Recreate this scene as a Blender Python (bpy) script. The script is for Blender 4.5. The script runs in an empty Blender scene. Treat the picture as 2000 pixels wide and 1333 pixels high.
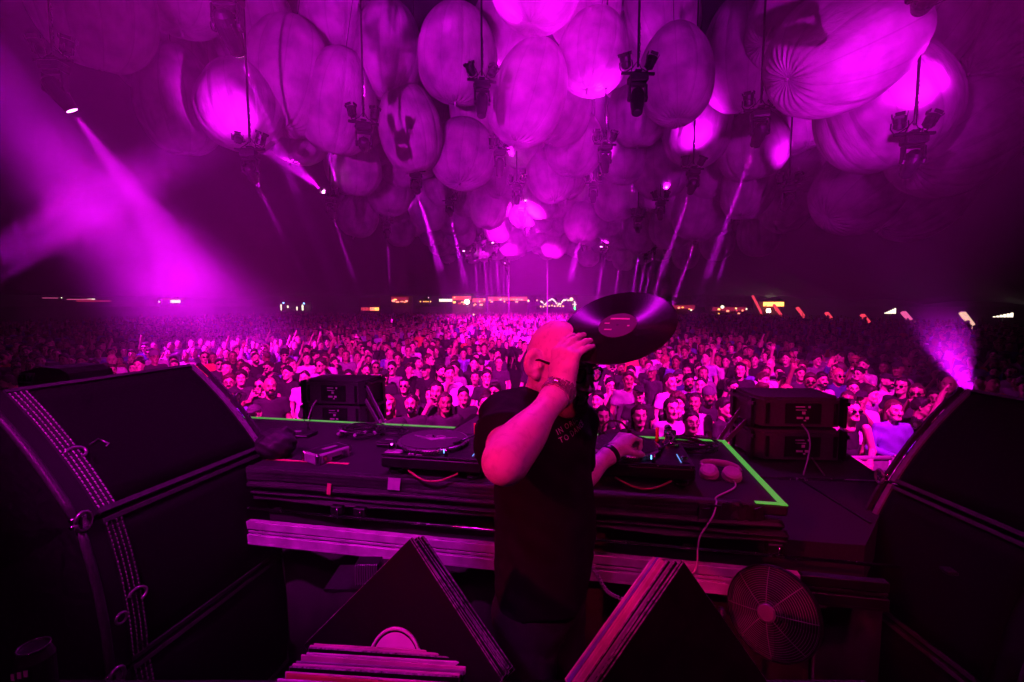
import bpy, bmesh, math, random
import numpy as np
from mathutils import Vector, Matrix, Euler
from mathutils.bvhtree import BVHTree

random.seed(11)
rng = np.random.default_rng(11)
PI = math.pi
scene = bpy.context.scene
COL = scene.collection

# ------------------------------------------------------------------ camera, world, moon, exposure
CAM_Z, F_PX, PITCH = 2.9, 889.0, math.radians(4.5)
cam_data = bpy.data.cameras.new('camera')
cam = bpy.data.objects.new('camera', cam_data)
COL.objects.link(cam)
cam.location = (0, 0, CAM_Z)
cam.rotation_euler = (math.radians(90) - PITCH, 0, 0)
cam_data.lens, cam_data.sensor_width = 16.0, 36.0
cam_data.clip_start, cam_data.clip_end = 0.05, 2000
scene.camera = cam

world = bpy.data.worlds.new('World')
scene.world = world
world.use_nodes = True
_nt = world.node_tree
_sky = _nt.nodes.new('ShaderNodeTexSky')
_sky.sky_type = 'NISHITA'
_sky.sun_disc = False
_sky.sun_elevation = math.radians(24)
_sky.sun_rotation = math.radians(150)
_bg = _nt.nodes['Background']
_nt.links.new(_sky.outputs['Color'], _bg.inputs['Color'])
_bg.inputs['Strength'].default_value = 0.00012          # night

moon_data = bpy.data.lights.new('moonlight', 'SUN')
moon_data.energy, moon_data.angle, moon_data.color = 0.004, math.radians(0.5), (0.75, 0.8, 1.0)
moon = bpy.data.objects.new('moonlight', moon_data)
COL.objects.link(moon)
moon.rotation_euler = (math.radians(66), 0, math.radians(-150))

scene.view_settings.view_transform = 'Standard'
scene.view_settings.look = 'None'
scene.view_settings.exposure = 0.0
scene.view_settings.gamma = 1.0
scene.view_settings.use_curve_mapping = False
scene.render.engine = 'CYCLES'
cy = scene.cycles
cy.use_denoising = True
try:
    cy.denoiser = 'OPENIMAGEDENOISE'
except Exception:
    pass
cy.max_bounces = 4
cy.diffuse_bounces = 2
cy.glossy_bounces = 2
cy.transmission_bounces = 2
cy.volume_bounces = 0
cy.transparent_max_bounces = 6
cy.caustics_reflective = cy.caustics_refractive = False
cy.sample_clamp_indirect = 3.0
cy.use_light_tree = True
cy.use_adaptive_sampling = True
cy.adaptive_threshold = 0.03
cy.time_limit = 1000
cy.volume_step_rate = 4.0
cy.volume_max_steps = 128

_fw = Vector((0, math.cos(PITCH), -math.sin(PITCH)))
_up = Vector((0, math.sin(PITCH), math.cos(PITCH)))
_rt = Vector((1, 0, 0))
CAM = Vector((0, 0, CAM_Z))
def P(u, v, d):
    """world point seen at photograph pixel (u, v) at depth d metres along the view axis"""
    return CAM + d * (_fw + _rt * ((u - 1000) / F_PX) + _up * ((666.5 - v) / F_PX))
def Pz(u, v, z):
    r = _fw + _rt * ((u - 1000) / F_PX) + _up * ((666.5 - v) / F_PX)
    return CAM + r * ((z - CAM_Z) / r.z)
def project(p):
    q = Vector(p) - CAM
    d = q.dot(_fw)
    return 1000 + F_PX * q.x / d, 666.5 - F_PX * q.dot(_up) / d, d

# stage-light colours (linear)
MAGENTA = (0.90, 0.003, 1.0)
VIOLET = (0.72, 0.004, 1.0)
HOTPINK = (1.0, 0.003, 0.11)
def spot(name, loc, target, power, angle, blend=0.4, color=MAGENTA, radius=0.05, parent=None):
    l = bpy.data.lights.new(name, 'SPOT')
    l.energy, l.color, l.spot_size, l.spot_blend, l.shadow_soft_size = power, color, math.radians(angle), blend, radius
    o = bpy.data.objects.new(name, l)
    COL.objects.link(o)
    loc, target = Vector(loc), Vector(target)
    o.rotation_euler = (target - loc).to_track_quat('-Z', 'Y').to_euler()
    o.location = loc
    if parent is not None:
        o.parent = parent
        o.matrix_parent_inverse = parent.matrix_world.inverted() if False else Matrix.Translation(-Vector(parent.location))
    return o
# ------------------------------------------------------------------ helpers
_mats = {}
def mat(name, color=(0.5, 0.5, 0.5), rough=0.6, metal=0.0, noise=0.0, nscale=8.0, bump=0.0, bscale=60.0,
        emit=None, estr=0.0, objcolor=False, attr=None, spec=0.5, sss=0.0, aniso=0.0):
    if name in _mats:
        return _mats[name]
    m = bpy.data.materials.new(name)
    m.use_nodes = True
    nt = m.node_tree
    b = nt.nodes['Principled BSDF']
    b.inputs['Roughness'].default_value = rough
    b.inputs['Metallic'].default_value = metal
    b.inputs['Specular IOR Level'].default_value = spec
    b.inputs['Base Color'].default_value = (*color, 1)
    src = None
    if objcolor:
        oi = nt.nodes.new('ShaderNodeObjectInfo')
        src = oi.outputs['Color']
    if attr:
        at = nt.nodes.new('ShaderNodeAttribute')
        at.attribute_name = attr
        if src is None:
            src = at.outputs['Color']
        else:
            mx = nt.nodes.new('ShaderNodeMix'); mx.data_type = 'RGBA'; mx.blend_type = 'MULTIPLY'
            mx.inputs[0].default_value = 1.0
            nt.links.new(src, mx.inputs[6]); nt.links.new(at.outputs['Color'], mx.inputs[7])
            src = mx.outputs[2]
    tc = None
    if noise > 0 or bump > 0:
        tc = nt.nodes.new('ShaderNodeTexCoord')
    if noise > 0:
        n = nt.nodes.new('ShaderNodeTexNoise')
        n.inputs['Scale'].default_value = nscale
        n.inputs['Detail'].default_value = 5.0
        nt.links.new(tc.outputs['Object'], n.inputs['Vector'])
        mr = nt.nodes.new('ShaderNodeMapRange')
        mr.inputs['From Min'].default_value, mr.inputs['From Max'].default_value = 0.3, 0.7
        mr.inputs['To Min'].default_value, mr.inputs['To Max'].default_value = 1 - noise, 1 + noise
        nt.links.new(n.outputs['Fac'], mr.inputs['Value'])
        mx = nt.nodes.new('ShaderNodeMix'); mx.data_type = 'RGBA'; mx.blend_type = 'MULTIPLY'
        mx.inputs[0].default_value = 1.0
        mx.inputs[6].default_value = (*color, 1)
        if src is not None:
            nt.links.new(src, mx.inputs[6])
        nt.links.new(mr.outputs['Result'], mx.inputs[7])
        src = mx.outputs[2]
        r2 = nt.nodes.new('ShaderNodeMapRange')
        r2.inputs['From Min'].default_value, r2.inputs['From Max'].default_value = 0.3, 0.7
        r2.inputs['To Min'].default_value, r2.inputs['To Max'].default_value = max(0.03, rough - 0.12), min(1, rough + 0.12)
        nt.links.new(n.outputs['Fac'], r2.inputs['Value'])
        nt.links.new(r2.outputs['Result'], b.inputs['Roughness'])
    if src is not None:
        nt.links.new(src, b.inputs['Base Color'])
    if bump > 0:
        n2 = nt.nodes.new('ShaderNodeTexNoise')
        n2.inputs['Scale'].default_value = bscale
        n2.inputs['Detail'].default_value = 3.0
        nt.links.new(tc.outputs['Object'], n2.inputs['Vector'])
        bp = nt.nodes.new('ShaderNodeBump')
        bp.inputs['Strength'].default_value = bump
        bp.inputs['Distance'].default_value = 0.01
        nt.links.new(n2.outputs['Fac'], bp.inputs['Height'])
        nt.links.new(bp.outputs['Normal'], b.inputs['Normal'])
    if emit is not None:
        b.inputs['Emission Color'].default_value = (*emit, 1)
        b.inputs['Emission Strength'].default_value = estr
    if sss > 0:
        b.inputs['Subsurface Weight'].default_value = sss
        b.inputs['Subsurface Radius'].default_value = (0.012, 0.005, 0.003)
    _mats[name] = m
    return m

M = {}
M['blackmetal'] = mat('black_metal', (0.016, 0.016, 0.018), 0.4, 0.4, 0.25, 30)
M['blackplastic'] = mat('black_plastic', (0.010, 0.010, 0.011), 0.42, 0.0, 0.2, 25, 0.05, 200)
M['chrome'] = mat('chrome', (0.62, 0.62, 0.64), 0.18, 1.0, 0.08, 40)
M['alu'] = mat('aluminium', (0.50, 0.50, 0.52), 0.42, 0.25, 0.16, 22, 0.05, 300)
M['grille'] = mat('speaker_grille', (0.0025, 0.0025, 0.003), 0.85, 0.0, 0.3, 120, 0.25, 500, spec=0.15)
M['cabinet'] = mat('speaker_paint', (0.007, 0.007, 0.008), 0.6, 0.0, 0.25, 40, 0.12, 420, spec=0.3)
M['trim'] = mat('speaker_trim', (0.05, 0.05, 0.053), 0.5, 0.2, 0.3, 60, 0.1, 300)
M['carpet'] = mat('black_carpet', (0.023, 0.023, 0.025), 0.95, 0.0, 0.4, 140, 0.5, 600)
M['cloth'] = mat('black_cloth', (0.022, 0.022, 0.024), 0.55, 0.0, 0.3, 35, 0.25, 120)
M['cable'] = mat('cable_rubber', (0.03, 0.03, 0.032), 0.35, 0.0, 0.1, 30)
M['vinyl'] = mat('vinyl', (0.012, 0.012, 0.013), 0.16, 0.0, 0.05, 40)
M['white'] = mat('white_paint', (0.75, 0.74, 0.72), 0.5, 0.0, 0.1, 20)

def link(o, parent=None):
    COL.objects.link(o)
    if parent is not None:
        o.parent = parent
    return o
def tag(o, label=None, cat=None, group=None, kind=None):
    if label: o['label'] = label
    if cat: o['category'] = cat
    if group: o['group'] = group
    if kind: o['kind'] = kind
    return o
def thing(name, label, cat, loc=(0, 0, 0), rot=(0, 0, 0), group=None, scale=1.0):
    o = bpy.data.objects.new(name, None)
    o.empty_display_size = 0.1
    o.location = loc
    o.rotation_euler = rot
    o.scale = (scale, scale, scale)
    COL.objects.link(o)
    return tag(o, label, cat, group)
def smooth(me, on=True):
    me.polygons.foreach_set('use_smooth', [on] * len(me.polygons))
def mesh_obj(name, verts, faces, m, parent=None, sm=False):
    me = bpy.data.meshes.new(name)
    me.from_pydata([tuple(v) for v in verts], [], [tuple(f) for f in faces])
    me.update()
    if sm: smooth(me)
    o = bpy.data.objects.new(name, me)
    if m is not None:
        me.materials.append(m)
    return link(o, parent)

class MB:
    """collects simple shapes into one mesh"""
    def __init__(self):
        self.v, self.f, self.s = [], [], []
    def add(self, vs, fs, sm=False):
        o = len(self.v)
        self.v += [tuple(x) for x in vs]
        self.f += [tuple(i + o for i in f) for f in fs]
        self.s += [sm] * len(fs)
        return self
    def box(self, c, s, R=None, bev=0.0):
        c = Vector(c); hx, hy, hz = s[0] / 2, s[1] / 2, s[2] / 2
        if bev > 0:
            b = min(bev, hx * .9, hy * .9, hz * .9)
            pts = []
            for sx in (-1, 1):
                for sy in (-1, 1):
                    for sz in (-1, 1):
                        pts += [(sx * (hx - b), sy * (hy - b), sz * hz), (sx * (hx - b), sy * hy, sz * (hz - b)), (sx * hx, sy * (hy - b), sz * (hz - b))]
            bm = bmesh.new()
            for p in pts: bm.verts.new(p)
            bmesh.ops.convex_hull(bm, input=bm.verts)
            bmesh.ops.dissolve_limit(bm, angle_limit=0.01, verts=bm.verts, edges=bm.edges)
            bm.verts.index_update()
            vs = [v.co.copy() for v in bm.verts]
            fs = [[v.index for v in f.verts] for f in bm.faces]
            bm.free()
        else:
            vs = [Vector((x, y, z)) for x in (-hx, hx) for y in (-hy, hy) for z in (-hz, hz)]
            fs = [(0, 1, 3, 2), (4, 6, 7, 5), (0, 4, 5, 1), (2, 3, 7, 6), (0, 2, 6, 4), (1, 5, 7, 3)]
        if R is not None:
            vs = [R @ v for v in vs]
        return self.add([c + v for v in vs], fs)
    def tube(self, pts, r, n=8, caps=True):
        pts = [Vector(p) for p in pts]
        rs = r if isinstance(r, (list, tuple)) else [r] * len(pts)
        vs, fs = [], []
        t0 = (pts[1] - pts[0]).normalized()
        a = t0.orthogonal().normalized()
        for i, p in enumerate(pts):
            t = (pts[min(i + 1, len(pts) - 1)] - pts[max(i - 1, 0)]).normalized()
            a = (a - t * a.dot(t))
            a = a.normalized() if a.length > 1e-6 else t.orthogonal().normalized()
            b = t.cross(a)
            for k in range(n):
                w = 2 * PI * k / n
                vs.append(p + rs[i] * (math.cos(w) * a + math.sin(w) * b))
        for i in range(len(pts) - 1):
            for k in range(n):
                k2 = (k + 1) % n
                fs.append((i * n + k, i * n + k2, (i + 1) * n + k2, (i + 1) * n + k))
        self.add(vs, fs, True)
        if caps:
            o = len(self.v) - len(vs)
            self.f += [tuple(o + k for k in range(n))[::-1], tuple(o + (len(pts) - 1) * n + k for k in range(n))]
            self.s += [False, False]
        return self
    def lathe(self, prof, n=24, c=(0, 0, 0), R=None):
        """prof: list of (radius, height) about local z"""
        c = Vector(c); vs, fs = [], []
        for r, h in prof:
            for k in range(n):
                w = 2 * PI * k / n
                v = Vector((r * math.cos(w), r * math.sin(w), h))
                vs.append(c + (R @ v if R is not None else v))
        for i in range(len(prof) - 1):
            for k in range(n):
                k2 = (k + 1) % n
                fs.append((i * n + k, i * n + k2, (i + 1) * n + k2, (i + 1) * n + k))
        fs.append(tuple(range(n))[::-1])
        fs.append(tuple((len(prof) - 1) * n + k for k in range(n)))
        return self.add(vs, fs, False)
    def prism(self, poly, h, axis=2, off=0.0):
        """extrude a 2-D polygon by h along an axis, starting at off"""
        n = len(poly); vs = []
        for z in (off, off + h):
            for a, b in poly:
                vs.append({0: (z, a, b), 1: (a, z, b), 2: (a, b, z)}[axis])
        fs = [tuple(range(n))[::-1], tuple(range(n, 2 * n))]
        fs += [(i, (i + 1) % n, n + (i + 1) % n, n + i) for i in range(n)]
        return self.add(vs, fs)
    def mesh(self, name):
        me = bpy.data.meshes.new(name)
        me.from_pydata(self.v, [], self.f)
        me.update()
        me.polygons.foreach_set('use_smooth', self.s)
        return me
    def build(self, name, m, parent=None, loc=None, rot=None):
        me = self.mesh(name)
        me.materials.append(m)
        bm = bmesh.new(); bm.from_mesh(me)
        bmesh.ops.recalc_face_normals(bm, faces=bm.faces)
        bm.to_mesh(me); bm.free()
        o = bpy.data.objects.new(name, me)
        link(o, parent)
        if loc is not None: o.location = loc
        if rot is not None: o.rotation_euler = rot
        return o
def curve_pts(ctrl, n=8):
    """Catmull-Rom through control points"""
    c = [Vector(p) for p in ctrl]
    c = [2 * c[0] - c[1]] + c + [2 * c[-1] - c[-2]]
    out = []
    for i in range(1, len(c) - 2):
        for k in range(n):
            t = k / n
            out.append(0.5 * ((2 * c[i]) + (-c[i - 1] + c[i + 1]) * t + (2 * c[i - 1] - 5 * c[i] + 4 * c[i + 1] - c[i + 2]) * t * t + (-c[i - 1] + 3 * c[i] - 3 * c[i + 1] + c[i + 2]) * t ** 3))
    out.append(c[-2])
    return out
def copy_tree(o, parent=None):
    c = o.copy()
    COL.objects.link(c)
    if parent is not None:
        c.parent = parent
    for ch in o.children:
        if ch.type != 'LIGHT':
            copy_tree(ch, c)
    return c
ORD = 'first second third fourth fifth sixth seventh eighth ninth tenth eleventh twelfth thirteenth fourteenth fifteenth sixteenth seventeenth eighteenth nineteenth twentieth'.split()
TENS = {20: 'twenty', 30: 'thirty', 40: 'forty', 50: 'fifty', 60: 'sixty'}
def ordinal(i):
    if i < 20: return ORD[i]
    t = (i + 1) // 10 * 10
    return TENS[t] + ('-' + ORD[(i + 1) % 10 - 1] if (i + 1) % 10 else 'th')

# ------------------------------------------------------------------ signed-distance bodies
class SDF:
    """smooth union of round cones and ellipsoids, meshed by surface nets"""
    def __init__(self):
        self.pr = []
    def cone(self, a, b, ra, rb=None, k=0.02):
        self.pr.append(('c', np.array(a, float), np.array(b, float), ra, ra if rb is None else rb, k)); return self
    def ell(self, c, r, R=None, k=0.02):
        self.pr.append(('e', np.array(c, float), np.array(r, float), None if R is None else np.array(R), 0, k)); return self
    def cut_ell(self, c, r, R=None, k=0.01):
        self.pr.append(('x', np.array(c, float), np.array(r, float), None if R is None else np.array(R), 0, k)); return self
    def chain(self, pts, rs, k=0.02):
        for i in range(len(pts) - 1):
            self.cone(pts[i], pts[i + 1], rs[i], rs[i + 1], k)
        return self
    def bounds(self, pad):
        lo, hi = np.full(3, 1e9), np.full(3, -1e9)
        for p in self.pr:
            if p[0] == 'c':
                r = max(p[3], p[4])
                lo = np.minimum(lo, np.minimum(p[1], p[2]) - r); hi = np.maximum(hi, np.maximum(p[1], p[2]) + r)
            elif p[0] == 'e':
                r = p[2] if p[3] is None else np.full(3, p[2].max())
                lo = np.minimum(lo, p[1] - r); hi = np.maximum(hi, p[1] + r)
        return lo - pad, hi + pad
    def field(self, X, Y, Z, infl=0.0):
        D = np.full(X.shape, 1.0, dtype=np.float32)
        gx, gy, gz = X[:, 0, 0], Y[0, :, 0], Z[0, 0, :]
        for p in self.pr:
            kind, a, b, c, d, k = p
            if kind == 'c':
                r = max(c, d) + infl
                lo, hi = np.minimum(a, b) - r, np.maximum(a, b) + r
            else:
                r = b if c is None else np.full(3, b.max())
                lo, hi = a - r - infl, a + r + infl
            pad = max(k, 0.03) + 0.02
            sl = []
            for g, l, h in ((gx, lo[0], hi[0]), (gy, lo[1], hi[1]), (gz, lo[2], hi[2])):
                i0, i1 = np.searchsorted(g, l - pad), np.searchsorted(g, h + pad)
                sl.append(slice(max(0, i0), min(len(g), i1)))
            sl = tuple(sl)
            x, y, z = X[sl], Y[sl], Z[sl]
            if x.size == 0:
                continue
            if kind == 'c':
                ab = b - a
                L2 = max(float(ab @ ab), 1e-12)
                t = np.clip(((x - a[0]) * ab[0] + (y - a[1]) * ab[1] + (z - a[2]) * ab[2]) / L2, 0, 1)
                f = np.sqrt((x - a[0] - t * ab[0]) ** 2 + (y - a[1] - t * ab[1]) ** 2 + (z - a[2] - t * ab[2]) ** 2) - (c + t * (d - c)) - infl
            else:
                qx, qy, qz = x - a[0], y - a[1], z - a[2]
                if c is not None:
                    qx, qy, qz = (c[0][0] * qx + c[1][0] * qy + c[2][0] * qz, c[0][1] * qx + c[1][1] * qy + c[2][1] * qz, c[0][2] * qx + c[1][2] * qy + c[2][2] * qz)
                rr = b + infl
                k0 = np.sqrt((qx / rr[0]) ** 2 + (qy / rr[1]) ** 2 + (qz / rr[2]) ** 2)
                k1 = np.sqrt((qx / rr[0] ** 2) ** 2 + (qy / rr[1] ** 2) ** 2 + (qz / rr[2] ** 2) ** 2)
                f = k0 * (k0 - 1) / np.maximum(k1, 1e-6)
            cur = D[sl]
            if kind == 'x':
                h = np.clip(0.5 - 0.5 * (cur + f) / k, 0, 1)
                D[sl] = cur * (1 - h) - f * h + k * h * (1 - h)
            else:
                h = np.clip(0.5 + 0.5 * (f - cur) / k, 0, 1)
                D[sl] = f * (1 - h) + cur * h - k * h * (1 - h)
        return D
    def mesh(self, res, clip=None, infl=0.0, disp=None, lo=None, hi=None):
        l, h = self.bounds(infl + 3 * res)
        if lo is not None: l = np.maximum(l, lo)
        if hi is not None: h = np.minimum(h, hi)
        ax = [np.arange(l[i], h[i] + res, res) for i in range(3)]
        X, Y, Z = [a.astype(np.float32) for a in np.meshgrid(*ax, indexing='ij')]
        D = self.field(X, Y, Z, infl)
        if disp is not None:
            D = D + disp(X, Y, Z)
        if clip is not None:
            D = np.maximum(D, clip(X, Y, Z))
        return surface_nets(D, ax, res)
def surface_nets(D, ax, res):
    D[0, :, :] = D[-1, :, :] = D[:, 0, :] = D[:, -1, :] = D[:, :, 0] = D[:, :, -1] = 1.0
    S = D < 0
    nx, ny, nz = D.shape
    c = [S[dx:nx - 1 + dx, dy:ny - 1 + dy, dz:nz - 1 + dz] for dx in (0, 1) for dy in (0, 1) for dz in (0, 1)]
    anyi = np.logical_or.reduce(c); alli = np.logical_and.reduce(c)
    cells = np.argwhere(anyi & ~alli)
    idx = np.full((nx - 1, ny - 1, nz - 1), -1, np.int64)
    idx[cells[:, 0], cells[:, 1], cells[:, 2]] = np.arange(len(cells))
    corner = np.array([(dx, dy, dz) for dx in (0, 1) for dy in (0, 1) for dz in (0, 1)])
    vals = np.stack([D[cells[:, 0] + q[0], cells[:, 1] + q[1], cells[:, 2] + q[2]] for q in corner], 1)
    edges = [(0, 1), (2, 3), (4, 5), (6, 7), (0, 2), (1, 3), (4, 6), (5, 7), (0, 4), (1, 5), (2, 6), (3, 7)]
    acc = np.zeros((len(cells), 3)); cnt = np.zeros(len(cells))
    for a, b in edges:
        va, vb = vals[:, a], vals[:, b]
        m = (va < 0) != (vb < 0)
        t = np.where(m, va / np.where(m, va - vb, 1), 0)
        p = corner[a] + t[:, None] * (corner[b] - corner[a])
        acc += np.where(m[:, None], p, 0); cnt += m
    V = np.stack([ax[i][0] for i in range(3)]) + (cells + acc / np.maximum(cnt, 1)[:, None]) * res
    quads = []
    for d in range(3):
        o1, o2 = [(1, 2), (2, 0), (0, 1)][d]
        s0 = [slice(1, -1)] * 3; s0[d] = slice(0, -1)
        s1 = [slice(1, -1)] * 3; s1[d] = slice(1, None)
        A, B = S[tuple(s0)], S[tuple(s1)]
        for flip, m in ((False, A & ~B), (True, ~A & B)):
            e = np.argwhere(m)
            if not len(e): continue
            off = np.array([1, 1, 1]); off[d] = 0
            e = e + off
            def cell(i, j):
                q = e.copy(); q[:, o1] -= i; q[:, o2] -= j
                return idx[q[:, 0], q[:, 1], q[:, 2]]
            qd = np.stack([cell(1, 1), cell(0, 1), cell(0, 0), cell(1, 0)], 1)
            quads.append(qd[:, ::-1] if flip else qd)
    Q = np.concatenate(quads) if quads else np.zeros((0, 4), int)
    Q = Q[(Q >= 0).all(1)]
    return V, Q
def relax(V, Q, n=2, w=0.5):
    """Laplacian smoothing of a quad mesh"""
    for _ in range(n):
        acc = np.zeros_like(V); cnt = np.zeros(len(V))
        for a in range(4):
            i, j = Q[:, a], Q[:, (a + 1) % 4]
            np.add.at(acc, i, V[j]); np.add.at(cnt, i, 1)
            np.add.at(acc, j, V[i]); np.add.at(cnt, j, 1)
        V = V * (1 - w) + w * acc / np.maximum(cnt, 1)[:, None]
    return V
def np_mesh(name, V, Q, m=None, sm=True, colors=None, cname='tint'):
    me = bpy.data.meshes.new(name)
    V = np.asarray(V, np.float32); Q = np.asarray(Q, np.int32)
    k = Q.shape[1]
    me.vertices.add(len(V)); me.vertices.foreach_set('co', V.ravel())
    me.loops.add(Q.size); me.loops.foreach_set('vertex_index', Q.ravel())
    me.polygons.add(len(Q))
    me.polygons.foreach_set('loop_start', np.arange(0, Q.size, k, dtype=np.int32))
    me.update(calc_edges=True)
    me.validate()
    if sm: smooth(me)
    if colors is not None:
        ca = me.color_attributes.new(cname, 'FLOAT_COLOR', 'POINT')
        c4 = np.ones((len(V), 4), np.float32); c4[:, :3] = colors
        ca.data.foreach_set('color', c4.ravel())
    if m is not None:
        me.materials.append(m)
    return me
def join_np(parts):
    Vs, Qs, o = [], [], 0
    for V, Q in parts:
        Vs.append(V); Qs.append(Q + o); o += len(V)
    return np.concatenate(Vs), np.concatenate(Qs)
# ------------------------------------------------------------------ setting: ground, tent roof
M['grass'] = mat('trodden_grass', (0.045, 0.05, 0.03), 0.95, 0, 0.5, 1.5, 0.4, 30)
o = mesh_obj('ground', [(-900, -900, 0), (900, -900, 0), (900, 900, 0), (-900, 900, 0)], [(0, 1, 2, 3)], M['grass'])
tag(o, 'trodden grass field under the crowd', 'ground', kind='structure')

M['tent'] = mat('tent_fabric', (0.03, 0.03, 0.045), 0.8, 0, 0.3, 0.6, 0.2, 4)
def tent_roof():
    XL, XR, Y0, Y1 = -46.0, 44.0, -12.0, 84.0
    nx, ny = 70, 70
    vs, fs = [], []
    for j in range(ny + 1):
        for i in range(nx + 1):
            s, t = i / nx, j / ny
            y = Y0 + (Y1 - Y0) * t
            xr = 34.0 + 10.0 * t
            x = XL + (xr - XL) * s
            # eave height: scalloped between poles on the right edge, straight at the far edge
            er = 2.05 + 2.3 * t ** 2 + 0.55 * abs(math.sin(y * PI / 11.0)) ** 0.7
            ef, el = 4.55 + 0.25 * abs(math.sin(x * PI / 15)), 3.9
            a = min(1.0, (1 - s) * (xr - XL) / 30.0); b = min(1.0, (1 - t) * (Y1 - Y0) / 34.0); c = min(1.0, s * (xr - XL) / 26.0)
            f = lambda q: q * q * (3 - 2 * q) * 0.35 + q * 0.65
            k = min(f(a), f(b), f(c))
            w = [1 / (a + .02), 1 / (b + .02), 1 / (c + .02)]
            e = (w[0] * er + w[1] * ef + w[2] * el) / sum(w)
            z = e + (17.5 - e) * k
            vs.append((x, y, z))
    for j in range(ny):
        for i in range(nx):
            q = j * (nx + 1) + i
            fs.append((q, q + 1, q + nx + 2, q + nx + 1))
    o = mesh_obj('tent_roof', vs, fs, M['tent'], None, True)
    sol = o.modifiers.new('thickness', 'SOLIDIFY'); sol.thickness = 0.02
    return tag(o, 'dark tent roof stretched over the whole crowd', 'tent roof', kind='structure')
ROOF = tent_roof()

# ------------------------------------------------------------------ balloons under the roof
def balloon_mat():
    m = bpy.data.materials.new('balloon_fabric')
    m.use_nodes = True
    nt = m.node_tree; b = nt.nodes['Principled BSDF']
    tc = nt.nodes.new('ShaderNodeTexCoord')
    sep = nt.nodes.new('ShaderNodeSeparateXYZ'); nt.links.new(tc.outputs['Object'], sep.inputs[0])
    n = nt.nodes.new('ShaderNodeTexNoise'); n.inputs['Scale'].default_value = 1.6; n.inputs['Detail'].default_value = 6
    nt.links.new(tc.outputs['Object'], n.inputs['Vector'])
    cr = nt.nodes.new('ShaderNodeValToRGB')
    cr.color_ramp.elements[0].position, cr.color_ramp.elements[0].color = 0.3, (0.34, 0.33, 0.33, 1)
    cr.color_ramp.elements[1].position, cr.color_ramp.elements[1].color = 0.7, (0.72, 0.71, 0.69, 1)
    nt.links.new(n.outputs['Fac'], cr.inputs['Fac'])
    at2 = nt.nodes.new('ShaderNodeMath'); at2.operation = 'ARCTAN2'
    nt.links.new(sep.outputs['Y'], at2.inputs[0]); nt.links.new(sep.outputs['X'], at2.inputs[1])
    ml = nt.nodes.new('ShaderNodeMath'); ml.operation = 'MULTIPLY'; ml.inputs[1].default_value = 6.0; nt.links.new(at2.outputs[0], ml.inputs[0])
    sn = nt.nodes.new('ShaderNodeMath'); sn.operation = 'SINE'; nt.links.new(ml.outputs[0], sn.inputs[0])
    ab = nt.nodes.new('ShaderNodeMath'); ab.operation = 'ABSOLUTE'; nt.links.new(sn.outputs[0], ab.inputs[0])
    ms = nt.nodes.new('ShaderNodeMapRange'); ms.inputs['From Min'].default_value = .03; ms.inputs['From Max'].default_value = .10
    ms.inputs['To Min'].default_value = .8; ms.inputs['To Max'].default_value = 1.0; nt.links.new(ab.outputs[0], ms.inputs['Value'])
    mm = nt.nodes.new('ShaderNodeMix'); mm.data_type = 'RGBA'; mm.blend_type = 'MULTIPLY'; mm.inputs[0].default_value = 1.0
    nt.links.new(cr.outputs['Color'], mm.inputs[6]); nt.links.new(ms.outputs['Result'], mm.inputs[7])
    cr_out = mm.outputs[2]
    nt.links.new(cr_out, b.inputs['Base Color'])
    b.inputs['Roughness'].default_value = 0.62
    n2 = nt.nodes.new('ShaderNodeTexNoise'); n2.inputs['Scale'].default_value = 5; n2.inputs['Detail'].default_value = 4
    mp = nt.nodes.new('ShaderNodeMapping'); mp.inputs['Scale'].default_value = (1, 1, 0.25)
    nt.links.new(tc.outputs['Object'], mp.inputs['Vector']); nt.links.new(mp.outputs['Vector'], n2.inputs['Vector'])
    bp = nt.nodes.new('ShaderNodeBump'); bp.inputs['Strength'].default_value = 0.7; bp.inputs['Distance'].default_value = 0.12
    nt.links.new(n2.outputs['Fac'], bp.inputs['Height']); nt.links.new(bp.outputs['Normal'], b.inputs['Normal'])
    tr = nt.nodes.new('ShaderNodeBsdfTranslucent'); nt.links.new(cr_out, tr.inputs['Color'])
    mx = nt.nodes.new('ShaderNodeMixShader'); mx.inputs[0].default_value = .28
    nt.links.new(b.outputs[0], mx.inputs[1]); nt.links.new(tr.outputs[0], mx.inputs[2])
    nt.links.new(mx.outputs[0], nt.nodes['Material Output'].inputs['Surface'])
    return m
M['balloon'] = balloon_mat()
M['rope'] = mat('rope', (0.05, 0.05, 0.05), 0.8, 0, 0.2, 40)
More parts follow.
